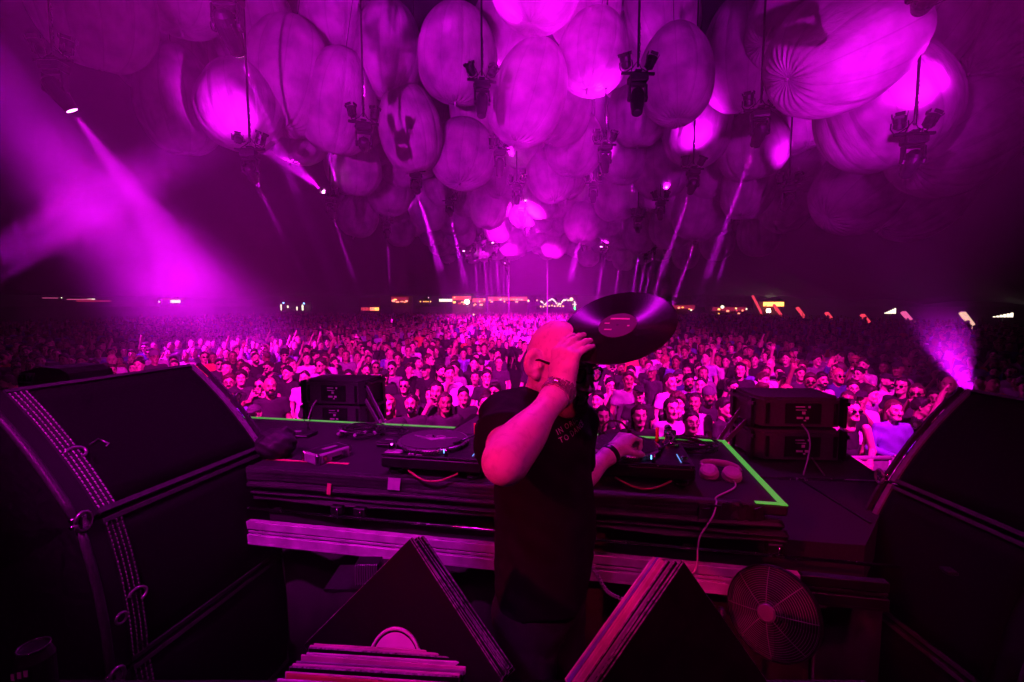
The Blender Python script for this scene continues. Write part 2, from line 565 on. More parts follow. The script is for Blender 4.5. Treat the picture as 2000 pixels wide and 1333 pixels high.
def balloon_mesh(seed):
    """egg-shaped fabric bag, unit half-width, gathered in pleats at the lower pole, sewn from gores"""
    r = random.Random(seed)
    NA, NR, G = 192, 48, 12
    ph = [r.uniform(0, 6.28) for _ in range(8)]
    am = [r.uniform(-1, 1) for _ in range(8)]
    asp = r.uniform(1.12, 1.3)
    vs, fs = [], []
    for j in range(NR + 1):
        t = j / NR                       # 0 = lower pole
        a = t * PI
        rad = math.sin(a) ** 0.88 * (1 + 0.10 * math.cos(a))
        z = -math.cos(a) * asp
        if t < 0.16:
            z += 0.10 * (1 - t / 0.16) ** 2  # puckered inwards
        for i in range(NA):
            w = 2 * PI * i / NA
            g = (w * G / (2 * PI)) % 1.0
            bulge = 1 - 0.028 * (1 - math.sin(PI * g)) ** 2
            pl = 0.0
            if t < 0.3:
                q = (1 - t / 0.3)
                pl = 0.075 * q * (.25 + .75 * abs(math.sin(2.5 * w + ph[7]))) * math.sin(2 * G * w + ph[0] + .8 * math.sin(3 * w + ph[5])) * (0.6 + 0.4 * math.sin(w * 2 + ph[1])) * min(1, t * 12)
            big = 1 + 0.06 * am[2] * math.sin(2 * w + ph[2]) * math.sin(a) + 0.035 * am[3] * math.sin(3 * w + ph[3] + 4 * t) + .018 * math.sin(5 * w + ph[6] + 9 * t) * math.sin(a)
            R = rad * bulge * big + pl * rad
            zz = z + 0.05 * am[4] * math.sin(w + ph[4]) * math.sin(a) + pl * 0.5
            vs.append((R * math.cos(w), R * math.sin(w), zz))
    for j in range(NR):
        for i in range(NA):
            i2 = (i + 1) % NA
            fs.append((j * NA + i, j * NA + i2, (j + 1) * NA + i2, (j + 1) * NA + i))
    me = bpy.data.meshes.new('envelope')
    me.from_pydata(vs, [], fs); me.update(); smooth(me)
    me.materials.append(M['balloon'])
    return me, asp
BAL = [balloon_mesh(s) for s in range(6)]
_tie = MB().lathe([(0.001, -0.16), (0.05, -0.15), (0.035, -0.08), (0.07, 0.0), (0.05, 0.06), (0.001, 0.07)], 10).mesh('tie'); _tie.materials.append(M['balloon'])
_rope = MB().tube([(0, 0, 0), (0.02, 0, 1.5), (0, 0, 3.0)], 0.012, 6).mesh('rope'); _rope.materials.append(M['rope'])

# (u, v) of the centre, width in photo pixels, real half-width in metres, tilt in degrees (picture plane)
BALLOONS = [
    (758, 98, 138, 1.25, 0), (893, 108, 158, 1.3, 4), (1033, 182, 146, 1.2, -14), (1160, 102, 140, 1.2, 8), (1320, 146, 142, 1.15, 6),
    (1095, 215, 120, 1.25, -20), (802, 252, 132, 1.25, 6), (905, 300, 122, 1.25, -10), (662, 202, 150, 1.35, 10), (690, 322, 100, 1.2, 0),
    (1218, 300, 96, 1.2, 0), (1122, 282, 110, 1.25, 12), (1076, 336, 96, 1.2, 0), (1055, 415, 62, 1.2, 0), (958, 388, 84, 1.25, 8),
    (1138, 432, 78, 1.25, 0), (1654, 96, 236, 1.35, 62), (1722, 205, 232, 1.5, 20), (1868, 268, 196, 1.35, 60), (1874, 70, 150, 1.3, 40),
    (1912, 128, 150, 1.4, 50), (1686, 362, 158, 1.4, 50), (1608, 312, 110, 1.3, 55), (1470, 286, 122, 1.25, 10), (1450, 108, 164, 1.4, 8),
    (1364, 250, 122, 1.2, -8), (1462, 352, 110, 1.25, 10), (1366, 408, 96, 1.25, 0), (1572, 20, 180, 1.35, 50), (470, 206, 152, 1.25, -6),
    (350, 198, 144, 1.25, 0), (312, 104, 156, 1.4, 10), (180, -20, 210, 1.35, 20), (345, -42, 180, 1.35, 0), (566, 150, 172, 1.5, 10),
    (660, 20, 150, 1.4, 8), (408, 92, 140, 1.45, 0), (1050, -62, 180, 1.35, 0), (1140, -10, 150, 1.4, 0), (990, 60, 150, 1.4, 14),
    (1250, 210, 120, 1.3, 0), (1290, 20, 160, 1.5, 0), (850, 180, 130, 1.5, 0), (760, 375, 84, 1.25, 0), (835, 400, 76, 1.25, 0),
    (700, 420, 78, 1.25, 0), (900, 440, 66, 1.25, 0), (1000, 470, 54, 1.25, 0), (1085, 470, 54, 1.25, 0), (1200, 380, 84, 1.25, 0),
    (1250, 450, 66, 1.25, 0), (1310, 440, 76, 1.25, 0), (1290, 330, 100, 1.25, 0), (1400, 470, 66, 1.25, 0), (1540, 400, 92, 1.25, 30),
    (1480, 455, 76, 1.25, 20), (1340, 490, 56, 1.25, 0), (1220, 500, 46, 1.25, 0), (1150, 490, 46, 1.25, 0), (940, 478, 50, 1.25, 0),
    (500, 60, 160, 1.5, 0), (585, 240, 110, 1.3, 0), (1790, 60, 190, 1.5, 30), (1400, 330, 106, 1.3, 0), (985, 330, 96, 1.3, 0),
    (1025, 270, 108, 1.35, 0), (1550, 200, 150, 1.6, 20), (1230, 110, 140, 1.5, 0), (780, 440, 60, 1.2, 0), (860, 470, 50, 1.2, 0),
    (1800, 390, 130, 1.4, 50), (1700, 290, 150, 1.5, 50), (1965, 60, 180, 1.5, 40), (720, 260, 110, 1.4, 0), (1010, 130, 130, 1.5, 0),
]
_br = random.Random(31)
_have = [P(u, v, 2 * hw * F_PX / w) for u, v, w, hw, tl in BALLOONS]
for _j in range(13):
    for _i in range(12):
        _p = Vector((-8.2 + 2.25 * _i + (1.1 if _j % 2 else 0) + _br.uniform(-.4, .4), 19.5 + 3.1 * _j + _br.uniform(-.6, .6), 10.1 + _br.uniform(-.7, .9) - .02 * _j))
        if any((_p - q).length < 1.9 for q in _have): continue
        _u, _v, _d = project(_p)
        if not (-60 < _u < 2060): continue
        _have.append(_p); _h = _br.uniform(1.05, 1.3)
        BALLOONS.append((_u, _v, 2 * _h * F_PX / _d, _h, _br.uniform(-14, 14)))
def tiers(items, key):
    """rank things into picture rows: list of (row, ordinal in row)"""
    idx = sorted(range(len(items)), key=lambda i: key(items[i])[1])
    res, rows = {}, []
    step = 8
    for k in range(0, len(idx), step):
        rows.append(sorted(idx[k:k + step], key=lambda i: key(items[i])[0]))
    for rI, row in enumerate(rows):
        for c, i in enumerate(row):
            res[i] = (rI, c, len(row))
    return res
_tr = tiers(BALLOONS, lambda b: (b[0], b[1]))
for i, (u, v, w, hw, tilt) in enumerate(BALLOONS):
    d = 2 * hw * F_PX / w
    c = P(u, v, d)
    me, asp = BAL[i % 6]
    row, k, n = _tr[i]
    size = 'small far' if w < 90 else ('large' if w > 140 else 'mid-sized')
    lean = ' leaning' if abs(tilt) > 25 else ''
    t = thing('fabric_balloon', f'{size}{lean} pale balloon, {ordinal(k)} from left in the {ordinal(row)} balloon band from top', 'balloon',
              c, (math.radians(random.uniform(-16, 16)), math.radians(tilt + random.uniform(-8, 8)), random.uniform(0, 6.28)) if abs(tilt) < 25 else (random.uniform(-.2, .2), math.radians(tilt), 0), 'fabric balloons hanging under the tent roof')
    e = bpy.data.objects.new('envelope', me); link(e, t); e.scale = (hw * random.uniform(.92, 1.06), hw * random.uniform(.92, 1.06), hw * random.uniform(.92, 1.12))
    if abs(tilt) >= 25: e.rotation_euler = (0, 0, random.uniform(0, 6.28))
    a = bpy.data.objects.new('tie', _tie); link(a, t); a.location = (0, 0, -asp * hw + 0.12 * hw)
    b = bpy.data.objects.new('rope', _rope); link(b, t); b.location = (0, 0, asp * hw - 0.03)

# ------------------------------------------------------------------ hanging clusters: two wash cans above a moving head
M['lensdark'] = mat('lens_dark', (0.03, 0.03, 0.04), 0.08, 0.0)
M['lensglow'] = mat('lens_lit', (0.1, 0.1, 0.1), 0.2, emit=(1.0, 0.22, 0.8), estr=12)
M['lensdim'] = mat('lens_dim', (0.1, 0.1, 0.1), 0.2, emit=(1.0, 0.1, 0.55), estr=1.6)
def _m(mb, name, m):
    me = mb.mesh(name); me.materials.append(m); return me
def make_cluster_meshes():
    D = {}
    mb = MB(); mb.box((0, 0, 0), (0.78, 0.06, 0.06), bev=.008); mb.box((0, 0.0, 0.05), (0.16, 0.14, 0.05), bev=.01)
    mb.tube([(-.3, .05, .03), (-.1, .07, .16), (0, .04, .3), (.1, .07, .15), (.3, .05, .03)], .012, 6)
    D['crossbar'] = _m(mb, 'crossbar', M['blackmetal'])
    D['pole'] = _m(MB().tube([(0, 0, 0.02), (0, 0, 1.0)], 0.028, 8), 'pole', M['blackmetal'])
    ch = MB()
    for k in range(9):
        z = 0.34 + k * .085
        ch.tube([(0.03, 0, z), (0.05, 0.0, z + .04), (0.03, 0, z + .09)] if k % 2 else [(0.03, .015, z), (0.03, -.015, z + .05), (0.03, .015, z + .09)], .009, 5)
    D['chain'] = _m(ch, 'chain', M['chrome'])
    # wash can: barrel along +z with hood flaps
    mb = MB()
    mb.lathe([(0.05, -.16), (.095, -.13), (.105, -.02), (.12, 0.0), (.125, .10), (.115, .105), (.11, .06), (.02, .06)], 14)
    for a in range(4):
        R = Matrix.Rotation(a * PI / 2, 3, 'Z')
        mb.box(R @ Vector((.128, 0, .14)), (.012, .17, .07), R @ Matrix.Rotation(.18, 3, 'Y'))
    for a in range(6):
        R = Matrix.Rotation(a * PI / 3, 3, 'Z')
        mb.box(R @ Vector((.1, 0, -.07)), (.03, .012, .1), R)
    D['can_body'] = _m(mb, 'can_body', M['blackmetal'])
    D['can_lens'] = _m(MB().lathe([(.001, .068), (.098, .068), (.098, .075), (.001, .079)], 14), 'lens', M['lensdark'])
    D['can_lens_on'] = D['can_lens'].copy(); D['can_lens_on'].materials[0] = M['lensglow']
    D['can_lens_dim'] = D['can_lens'].copy(); D['can_lens_dim'].materials[0] = M['lensdim']
    mb = MB(); mb.tube([(-.14, 0, 0), (-.15, 0, -.12), (-.09, 0, -.24), (.09, 0, -.24), (.15, 0, -.12), (.14, 0, 0)], .014, 6)
    D['can_yoke'] = _m(mb, 'yoke', M['blackmetal'])
    # moving head: base, yoke arms, egg-shaped head
    mb = MB(); mb.box((0, 0, -.13), (.42, .32, .17), bev=.03); mb.box((0, -.165, -.13), (.2, .01, .07)); mb.box((0, 0, -.03), (.2, .12, .05))
    for s in (-1, 1): mb.box((s * .215, 0, -.13), (.03, .14, .05), bev=.01)
    D['base'] = _m(mb, 'base', M['blackplastic'])
    mb = MB()
    mb.box((0, 0, -.25), (.36, .16, .07), bev=.02)
    for s in (-1, 1):
        mb.box((s * .19, 0, -.42), (.05, .15, .36), bev=.02)
        mb.lathe([(.07, -.03), (.08, 0), (.07, .03)], 12, (s * .19, 0, -.55), Matrix.Rotation(PI / 2, 3, 'Y'))
    D['yoke'] = _m(mb, 'yoke', M['blackplastic'])
    mb = MB()
    mb.lathe([(.03, -.42), (.10, -.42), (.122, -.40), (.125, -.34), (.15, -.2), (.165, -.04), (.16, .08), (.13, .19), (.07, .24), (.001, .25)], 20)
    for a in range(8):
        R = Matrix.Rotation(a * PI / 4, 3, 'Z'); mb.box(R @ Vector((.155, 0, .02)), (.03, .02, .2), R, bev=.006)
    D['head'] = _m(mb, 'head', M['blackplastic'])
    D['lens'] = _m(MB().lathe([(.001, -.425), (.098, -.422), (.098, -.41), (.001, -.41)], 18), 'lens', M['lensdark'])
    D['lens_on'] = D['lens'].copy(); D['lens_on'].materials[0] = M['lensglow']
    return D
CL = make_cluster_meshes()
def put(me, parent, loc=(0, 0, 0), rot=(0, 0, 0), name=None, scale=None):
    o = bpy.data.objects.new(name or me.name.split('.')[0], me)
    link(o, parent); o.location = loc; o.rotation_euler = rot
    if scale: o.scale = scale
    return o
BEAMS = []       # (lamp position, direction, half angle in degrees, length, density, start radius)
# u, v of the crossbar, width px, wash-left / wash-right power (0 dark, -1 dim glow), head power, head aim (u,v,depth)
CLUSTERS = [
    dict(u=441, v=-24, w=108, L=0, R=0, H=7000, aim=(560, 330, 9.5), ang=4, len=3.2),
    dict(u=488, v=292, w=62, L=1500, R=0, Lp=(448, 225, 13.4), wang=40, H=2600, aim=(560, 480, 16), len=3),  # left can's light is added to brighten the balloon above it
    dict(u=710, v=240, w=60, L=0, R=0, H=0, aim=(720, 330, 15)),
    dict(u=941, v=158, w=60, L=-1, R=900, H=0, aim=(936, 330, 12), Rp=(1002, 20, 13.2)),
    dict(u=1246, v=144, w=70, L=0, R=0, H=0, aim=(1240, 330, 10)),
    dict(u=1486, v=214, w=64, L=0, R=0, H=20000, aim=(1395, 500, 16), ang=3.6, len=6),
    dict(u=1786, v=262, w=76, L=0, R=0, H=0, aim=(1700, 480, 12)),
    dict(u=1815, v=-92, w=118, L=0, R=0, H=210, aim=(1716, 205, 11.5), ang=50),
    dict(u=104, v=118, w=80, L=0, R=0, H=2300, aim=(430, 600, 11.5), ang=20, dens=.006),
    dict(u=812, v=336, w=42, L=2600, R=-1, H=52000, aim=(878, 590, 34), lt=(-.16, 0), ang=3.4),
    dict(u=976, v=292, w=44, L=2000, R=0, H=0, aim=(972, 420, 18), lt=(0.02, 0)),
    dict(u=1182, v=282, w=48, L=2000, R=0, H=0, aim=(1184, 420, 17), lt=(0.0, 0)),
    dict(u=646, v=388, w=36, L=16000, R=9000, H=6000, aim=(690, 540, 24), Lp=(500, 262, 16.5), rt=(-.1, 0), ang=5, wlen=4.5, len=4),
    dict(u=1009, v=360, w=34, L=1800, R=-1, H=0, aim=(1009, 470, 24), lt=(0.0, 0)),
    dict(u=1159, v=358, w=34, L=1800, R=-1, H=0, aim=(1159, 470, 24), lt=(0, 0)),
    dict(u=1354, v=330, w=46, L=0, R=0, H=22000, aim=(1290, 540, 22), ang=3.2, len=6),
    dict(u=1290, v=392, w=34, L=0, R=0, H=0, aim=(1290, 500, 24)),
    dict(u=878, v=392, w=30, L=0, R=0, H=30000, aim=(910, 560, 34), ang=3.6),
    dict(u=1541, v=362, w=44, L=0, R=0, H=0, aim=(1500, 470, 18)),
    dict(u=1437, v=414, w=32, L=0, R=0, H=12000, aim=(1400, 560, 28), ang=3, len=5),
    dict(u=1361, v=446, w=30, L=0, R=0, H=26000, aim=(1318, 580, 30), ang=3),
    dict(u=1246, v=424, w=30, L=9000, R=0, H=0, aim=(1246, 520, 28), lt=(-.03, 0)),
    dict(u=1018, v=404, w=26, L=2500, R=2500, H=0, aim=(1018, 500, 30), lt=(0, 0), rt=(0, 0)),
    dict(u=1137, v=396, w=26, L=2500, R=0, H=0, aim=(1137, 500, 30), lt=(0, 0)),
    dict(u=1029, v=434, w=23, L=-1, R=6000, H=0, aim=(1029, 520, 34), rt=(.5, 0)),
    dict(u=1137, v=430, w=23, L=2500, R=2500, H=30000, aim=(1106, 585, 46), lt=(0, 0), rt=(0, 0)),
    dict(u=969, v=482, w=18, L=-1, R=-1, H=30000, aim=(975, 590, 48), ang=3),
    dict(u=912, v=498, w=17, L=6000, R=-1, H=0, aim=(915, 580, 50), lt=(0, 0)),
    dict(u=1180, v=490, w=18, L=6000, R=-1, H=34000, aim=(1165, 590, 50), lt=(0, 0), ang=3),
    dict(u=944, v=470, w=19, L=0, R=0, H=34000, aim=(952, 590, 44), ang=3),
    dict(u=1250, v=474, w=19, L=-1, R=-1, H=40000, aim=(1232, 590, 44), ang=3),
    dict(u=1276, v=484, w=18, L=-1, R=-1, H=36000, aim=(1256, 590, 44), ang=3),
    dict(u=1210, v=512, w=14, L=-1, R=-1, H=30000, aim=(1198, 590, 60), ang=3),
    dict(u=990, v=520, w=13, L=-1, R=0, H=30000, aim=(993, 592, 62), ang=3),
    dict(u=756, v=436, w=26, L=0, R=0, H=9000, aim=(762, 560, 32), ang=3, len=4),
    dict(u=926, v=476, w=17, L=0, R=0, H=34000, aim=(934, 590, 50), ang=2.6),
    dict(u=957, v=500, w=15, L=-1, R=0, H=34000, aim=(962, 590, 56), ang=2.6),
    dict(u=982, v=506, w=14, L=0, R=0, H=34000, aim=(985, 590, 58), ang=2.6),
    dict(u=1226, v=500, w=15, L=-1, R=0, H=34000, aim=(1212, 590, 56), ang=2.6),
    dict(u=1262, v=496, w=16, L=0, R=0, H=34000, aim=(1246, 590, 52), ang=2.6),
    dict(u=1300, v=476, w=18, L=-1, R=0, H=34000, aim=(1276, 590, 46), ang=2.8),
    dict(u=1140, v=470, w=18, L=-1, R=-1, H=0, aim=(1140, 540, 40)),
]
_tc = tiers(CLUSTERS, lambda c: (c['u'], c['v']))
for i, c in enumerate(CLUSTERS):
    d = 0.82 * F_PX / c['w']
    pos = P(c['u'], c['v'], d)
    row, k, n = _tc[i]
    lit = 'lit' if (c['L'] or c['R'] or c['H']) else 'unlit'
    t = thing('hanging_light_cluster', f'{lit} black stage light cluster, {ordinal(k)} from left in the {ordinal(row)} lamp band from top', 'stage light',
              pos, (0, 0, 0), 'stage light clusters hanging between the balloons')
    yaw = random.uniform(-.35, .35)
    put(CL['crossbar'], t, rot=(0, 0, yaw))
    put(CL['pole'], t, scale=(1, 1, max(3.0, 15.5 - pos.z)))
    if c['w'] > 40: put(CL['chain'], t)
    for s, key, tk in ((-1, 'L', 'lt'), (1, 'R', 'rt')):
        tx, ty = c.get(tk, (s * random.uniform(.12, .5), random.uniform(-.5, .2)))
        base = Vector((s * .29 * math.cos(yaw), s * .29 * math.sin(yaw), .26))
        dr = Vector((tx, ty, 1)).normalized()
        if c['w'] < 30 and c[key] and (s < 0 or c[key] > 0): dr = Vector((random.uniform(-.3, .3), -1.15, 1)).normalized()
        elif c[key] == -1: dr = Vector((tx, -.7, 1)).normalized()
        if key + 'p' in c: dr = (P(*c[key + 'p']) - pos - base).normalized()
        rot = dr.to_track_quat('Z', 'Y').to_euler()
        can = put(CL['can_body'], t, base, rot, 'wash_light')
        pw = c[key]
        put(CL['can_lens_on'] if pw > 0 or (pw < 0 and c['w'] < 30 and s < 0) else (CL['can_lens_dim'] if pw < 0 else CL['can_lens']), can, name='lens')
        if pw <= 0 and s > 0 and 17 < c['w'] < 80 and (i % 4 != 1): spot('added_balloon_lamp', pos + base + Vector((0, 0, .3)), pos + base + Vector((random.uniform(-.5, .5), random.uniform(-.2, .6), 1.3)), random.uniform(300, 750), 110, 1.0, MAGENTA, 0.06)  # added unseen lamp at an unlit can, brightens the balloons
        put(CL['can_yoke'], can, rot=(0, 0, 0), name='yoke')
        if pw > 0:
            a = pos + base + dr * .3
            if pw >= 700 and c.get('wang', 20) < 30: BEAMS.append((a, dr, c.get('wang', 20) / 2, c.get('wlen', min(3.4, 14.5 - a.z)), .035 if pw > 5000 else .05, .09, c, 'wash'))
            spot('wash_lamp', a, a + dr, pw, c.get('wang', 20), 0.8, MAGENTA, 0.06)
    mh = put(CL['base'], t, rot=(0, 0, yaw), name='moving_head_base')
    put(CL['yoke'], mh, name='yoke')
    piv = pos + Vector((0, 0, -.55))
    dr = (P(*c['aim']) - piv).normalized()
    rot = (-dr).to_track_quat('Z', 'Y').to_euler()
    hd = put(CL['head'], t, (0, 0, -.55), rot, 'moving_head')
    put(CL['lens_on'] if c['H'] > 0 else CL['lens'], hd, name='lens')
    if c['H'] > 0:
        a = piv + dr * .46
        if c.get('ang', 5) < 20: BEAMS.append((a, dr, c.get('ang', 5) / 2, c.get('len', 9.0), c.get('dens', .028 if c['w'] > 30 else .045), .05, c, 'head'))
        spot('moving_head_lamp', a, a + dr, c['H'] * 3.2, c.get('ang', 5), 1.0 if c.get('ang', 5) > 20 else 0.5, MAGENTA, 0.04)
# ------------------------------------------------------------------ stage
ZT, ZD, ZF = 2.16, 1.98, 1.12           # table top, stage deck, booth floor
NR, FR, FL = Pz(1540, 990, ZT), Pz(1395, 860, ZT), Pz(490, 815, ZT)
EX = (FR - FL).normalized()
EY = Vector((-EX.y, EX.x, 0))
TYAW = math.atan2(EX.y, EX.x)
TD = (FR - NR).dot(EY)
TW = 3.35
def TL(x, y, z=0.0):
    """table-local point: x along the front edge (0 = right corner), y away from the DJ, z above the top"""
    return NR + EX * x + EY * y + Vector((0, 0, z))
def T_at(u, v, z=0.0):
    p = Pz(u, v, ZT + z)
    q = p - NR
    return q.dot(EX), q.dot(EY)
def tframe(name, label, cat, x, y, z=0.0, rz=0.0, group=None):
    p = TL(x, y, z)
    return thing(name, label, cat, p, (0, 0, TYAW + rz), group)

bf = MB().box((0, -0.6, ZF - .06), (9, 6.4, .12)).build('booth_floor', M['carpet'])
tag(bf, 'black carpeted floor behind the DJ table', 'floor', kind='structure')
# deck as one polygon slab
front = [TL(-6.0, -.02), Pz(1690, 1066, ZD)]
edge = [Pz(1746, 948, ZD), Pz(1652, 884, ZD), Pz(1440, 872, ZD), Pz(1390, 863, ZD), Pz(760, 838, ZD), Pz(470, 822, ZD), Pz(300, 812, ZD), Vector((-6.4, 4.3, ZD))]
poly = [front[0], front[1]] + edge
n = len(poly)
vs = [(p.x, p.y, ZD) for p in poly] + [(p.x, p.y, ZD - .16) for p in poly]
fs = [tuple(range(n)), tuple(range(2 * n - 1, n - 1, -1))] + [(i, n + i, n + (i + 1) % n, (i + 1) % n) for i in range(n)]
dk = mesh_obj('stage_deck', vs, fs, M['carpet'])
tag(dk, 'black carpeted stage deck in front of the table', 'stage', kind='structure')
M['drape'] = mat('stage_drape', (0.02, 0.02, 0.022), 0.9, 0, 0.2, 10)
def drape(name, A, B, z0, z1, amp=.03, nx=90):
    A, B = Vector(A), Vector(B); L = (B - A).length; e = (B - A) / L; nrm = Vector((-e.y, e.x, 0))
    vs, fs = [], []
    for j in range(2):
        for i in range(nx + 1):
            s = i / nx * L
            off = amp * math.sin(s * 21) + amp * .5 * math.sin(s * 47 + 1)
            p = A + e * s + nrm * off
            vs.append((p.x, p.y, (z0, z1)[j]))
    for i in range(nx): fs.append((i, i + 1, nx + 2 + i, nx + 1 + i))
    o = mesh_obj(name, vs, fs, M['drape'], None, True)
    o.modifiers.new('thickness', 'SOLIDIFY').thickness = .006
    return o
A, B = TL(-5.6, .10), TL(.38, .10)
tag(drape('skirt_drape', A, B, ZF, ZD - .165), 'black drape hanging below the table riser', 'drape', kind='structure')
B2 = [Pz(2010, 1110, ZD) + Vector((1.0, 0, 0)), Vector((-6.4, 4.2, ZD))]
tag(drape('stage_front_drape', (-6.4, 4.12, 0), Pz(470, 824, ZD), 0, ZD - .165), 'black drape closing the stage front on the left side', 'drape', kind='structure')
tag(drape('stage_front_drape', Pz(470, 824, ZD), Pz(1390, 866, ZD), 0, ZD - .165), 'black drape closing the stage front behind the table', 'drape', kind='structure')
tag(drape('stage_front_drape', Pz(1450, 875, ZD), Pz(1750, 952, ZD), 0, ZD - .165), 'black drape closing the stage front under the stacked speakers', 'drape', kind='structure')

# aluminium rail and profile along the riser front
t = tframe('riser_rail', 'thin shiny metal rail along the front edge of the riser', 'rail', 0, 0)
MB().tube([(-2.62, -.05, -.166), (.34, -.05, -.166)], .0065, 8).build('tube', M['chrome'], t)
for x in (-2.1, -1.25, -.35, .5): MB().box((x, -.035, -.172), (.035, .04, .012), bev=.003).build('bracket', M['blackmetal'], t)
def beam(name, label, x0, x1, m):
    t = tframe(name, label, 'beam', 0, 0)
    L = x1 - x0; c = (x0 + x1) / 2
    MB().box((c, -.062, -.232), (L, .03, .034), bev=.002).build('upper_flange', m, t)
    MB().box((c, -.058, -.2605), (L, .03, .011), bev=.001).build('groove_lip', m, t)
    MB().box((c, -.04, -.262), (L, .03, .03)).build('groove', M['blackmetal'], t)
    MB().box((c, -.068, -.290), (L, .03, .038), bev=.002).build('lower_flange', m, t)
    MB().box((c, -.075, -.309), (L, .02, .008)).build('bottom_lip', m, t)
    return t
M['beam'] = mat('worn_profile', (0.58, 0.58, 0.60), 0.5, 0.1, 0.3, 14, 0.12, 160)
beam('aluminium_profile', 'worn bright aluminium profile running under the table front', -2.28, .02, M['beam'])
beam('dark_profile', 'dark end of the metal profile beside the right speaker stack', .025, .30, M['blackmetal'])
beam('dark_profile', 'dark end of the metal profile beside the left speaker stack', -2.9, -2.285, M['blackmetal'])
# metal strip across the deck on the right
pa, pb = Pz(1376, 930, ZD + .004), Pz(1712, 941, ZD + .004)
e = (pb - pa); L = e.length
st = MB().box((0, 0, 0), (L + .5, .016, .010), bev=.002).build('deck_joint_strip', M['chrome'], None, (pa + pb) / 2, (0, 0, math.atan2(e.y, e.x)))
tag(st, 'thin metal strip across the deck beside the green tape corner', 'strip')
pa, pb = Pz(1568, 940, ZD + .003), Pz(1700, 1022, ZD + .003); e = pb - pa
st = MB().box((0, 0, 0), (e.length, .012, .006)).build('deck_seam', M['blackmetal'], None, (pa + pb) / 2, (0, 0, math.atan2(e.y, e.x)))
tag(st, 'dark seam running diagonally over the deck', 'seam')

# ------------------------------------------------------------------ DJ table
tb = tframe('dj_table', 'long black carpet covered DJ table with green tape edges', 'table', 0, 0)
tp = MB().box((-TW / 2, TD / 2, -.02), (TW, TD, .04), bev=.006).build('table_top', M['carpet'], tb)
for x in (-TW + .1, -1.9, -.9, -.12):
    for y in (.12, TD - .08):
        MB().box((x, y, -.11), (.05, .05, .14)).build('leg', M['blackmetal'], tb)
def hanging_cloth(name, x0, x1, prof, seed, amp, nx=160):
    """cloth strip hanging off the front edge: prof = list of (y, z); wrinkles run along x"""
    r = random.Random(seed)
    ph = [r.uniform(0, 6.28) for _ in range(12)]
    vs, fs = [], []
    m = len(prof)
    for i in range(nx + 1):
        x = x0 + (x1 - x0) * i / nx
        for j, (y, z) in enumerate(prof):
            w = j / (m - 1)
            dy = amp * w * (math.sin(x * 5 + ph[0] + 3 * w) + .6 * math.sin(x * 13 + ph[1] + 5 * w) + .3 * math.sin(x * 31 + ph[2]))
            dz = amp * w * (.8 * math.sin(x * 3.3 + ph[3]) + .35 * math.sin(x * 9 + ph[4] + w * 4))
            dy += .35 * amp * math.sin(j * 2.2 + x * 1.1 + ph[5])
            vs.append((x, y + dy, z + dz))
    for i in range(nx):
        for j in range(m - 1):
            q = i * m + j
            fs.append((q, q + 1, q + m + 1, q + m))
    o = mesh_obj(name, vs, fs, M['cloth'], tb, True)
    o.modifiers.new('thickness', 'SOLIDIFY').thickness = .003
    return o
def lerp_prof(pts, n=5):
    c = curve_pts([(p[0], p[1], 0) for p in pts], n)
    return [(p.x, p.y) for p in c]
hanging_cloth('front_cloth', -TW + .1, -.16, lerp_prof([(.02, .004), (-.004, -.002), (-.008, -.03), (-.012, -.055)]), 1, .004)
hanging_cloth('cloth_fold', -TW + .1, -.02, lerp_prof([(.0, -.05), (-.028, -.066), (-.018, -.082), (.0, -.095)]), 2, .006)
hanging_cloth('lower_cloth', -TW + .12, -.0, lerp_prof([(.01, -.095), (-.02, -.105), (-.006, -.118), (-.014, -.135)]), 5, .005)
M['gtape'] = mat('green_tape', (0.12, 0.92, 0.10), 0.55, 0, 0.12, 30, emit=(0.07, 0.8, 0.05), estr=0.42)  # tape is no lamp, its glow is painted in by emission
M['rtape'] = mat('red_tape', (0.85, 0.18, 0.22), 0.6, 0, 0.12, 30)
M['ptape'] = mat('grey_tape', (0.42, 0.38, 0.42), 0.5, 0, 0.15, 30)
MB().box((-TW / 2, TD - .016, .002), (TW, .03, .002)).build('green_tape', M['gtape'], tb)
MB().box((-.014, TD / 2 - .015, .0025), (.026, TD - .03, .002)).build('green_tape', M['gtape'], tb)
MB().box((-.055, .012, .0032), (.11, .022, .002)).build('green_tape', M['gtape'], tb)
x, y = T_at(600, 903); MB().box((x, y, .003), (.42, .016, .002), Matrix.Rotation(.03, 3, 'Z')).build('red_tape', M['rtape'], tb)
x, y = T_at(782, 926); MB().box((x, -.014, -.02), (.055, .003, .05), Matrix.Rotation(-.2, 3, 'X')).build('grey_tape', M['ptape'], tb)
x, y = T_at(652, 925); MB().box((x, -.036, -.055), (.018, .003, .05), Matrix.Rotation(.12, 3, 'Y')).build('red_tape', M['rtape'], tb)
x, y = T_at(1440, 985)
cr = random.Random(3)
mb = MB(); 
for k in range(14):
    mb.box((-.30 + .015 * k, -.018 + cr.uniform(-.004, .004), -.035 + cr.uniform(-.012, .012)), (.03, .004, .06), Euler((cr.uniform(-.3, .3), cr.uniform(-.4, .4), cr.uniform(-.2, .2))).to_matrix())
mb.build('crumpled_tape', M['cloth'], tb)
# small clamps under the table edge
for u, v in ((647, 998), (697, 998), (1505, 1052)):
    x, y = T_at(u, v, -.13)
    t = tframe('deck_clamp', {647: 'small square black clamp under the table front, left one of two', 697: 'small black clamp with bright bolt under the table front', 1505: 'black clamp with orange glint at the right of the riser rail'}[u], 'clamp', x, -.03, -.145)
    MB().box((0, 0, 0), (.055, .03, .035), bev=.004).build('body', M['blackmetal'], t)
    MB().tube([(.01, -.02, .015), (.012, -.022, -.03)], .004, 6).build('bolt', M['chrome'], t)

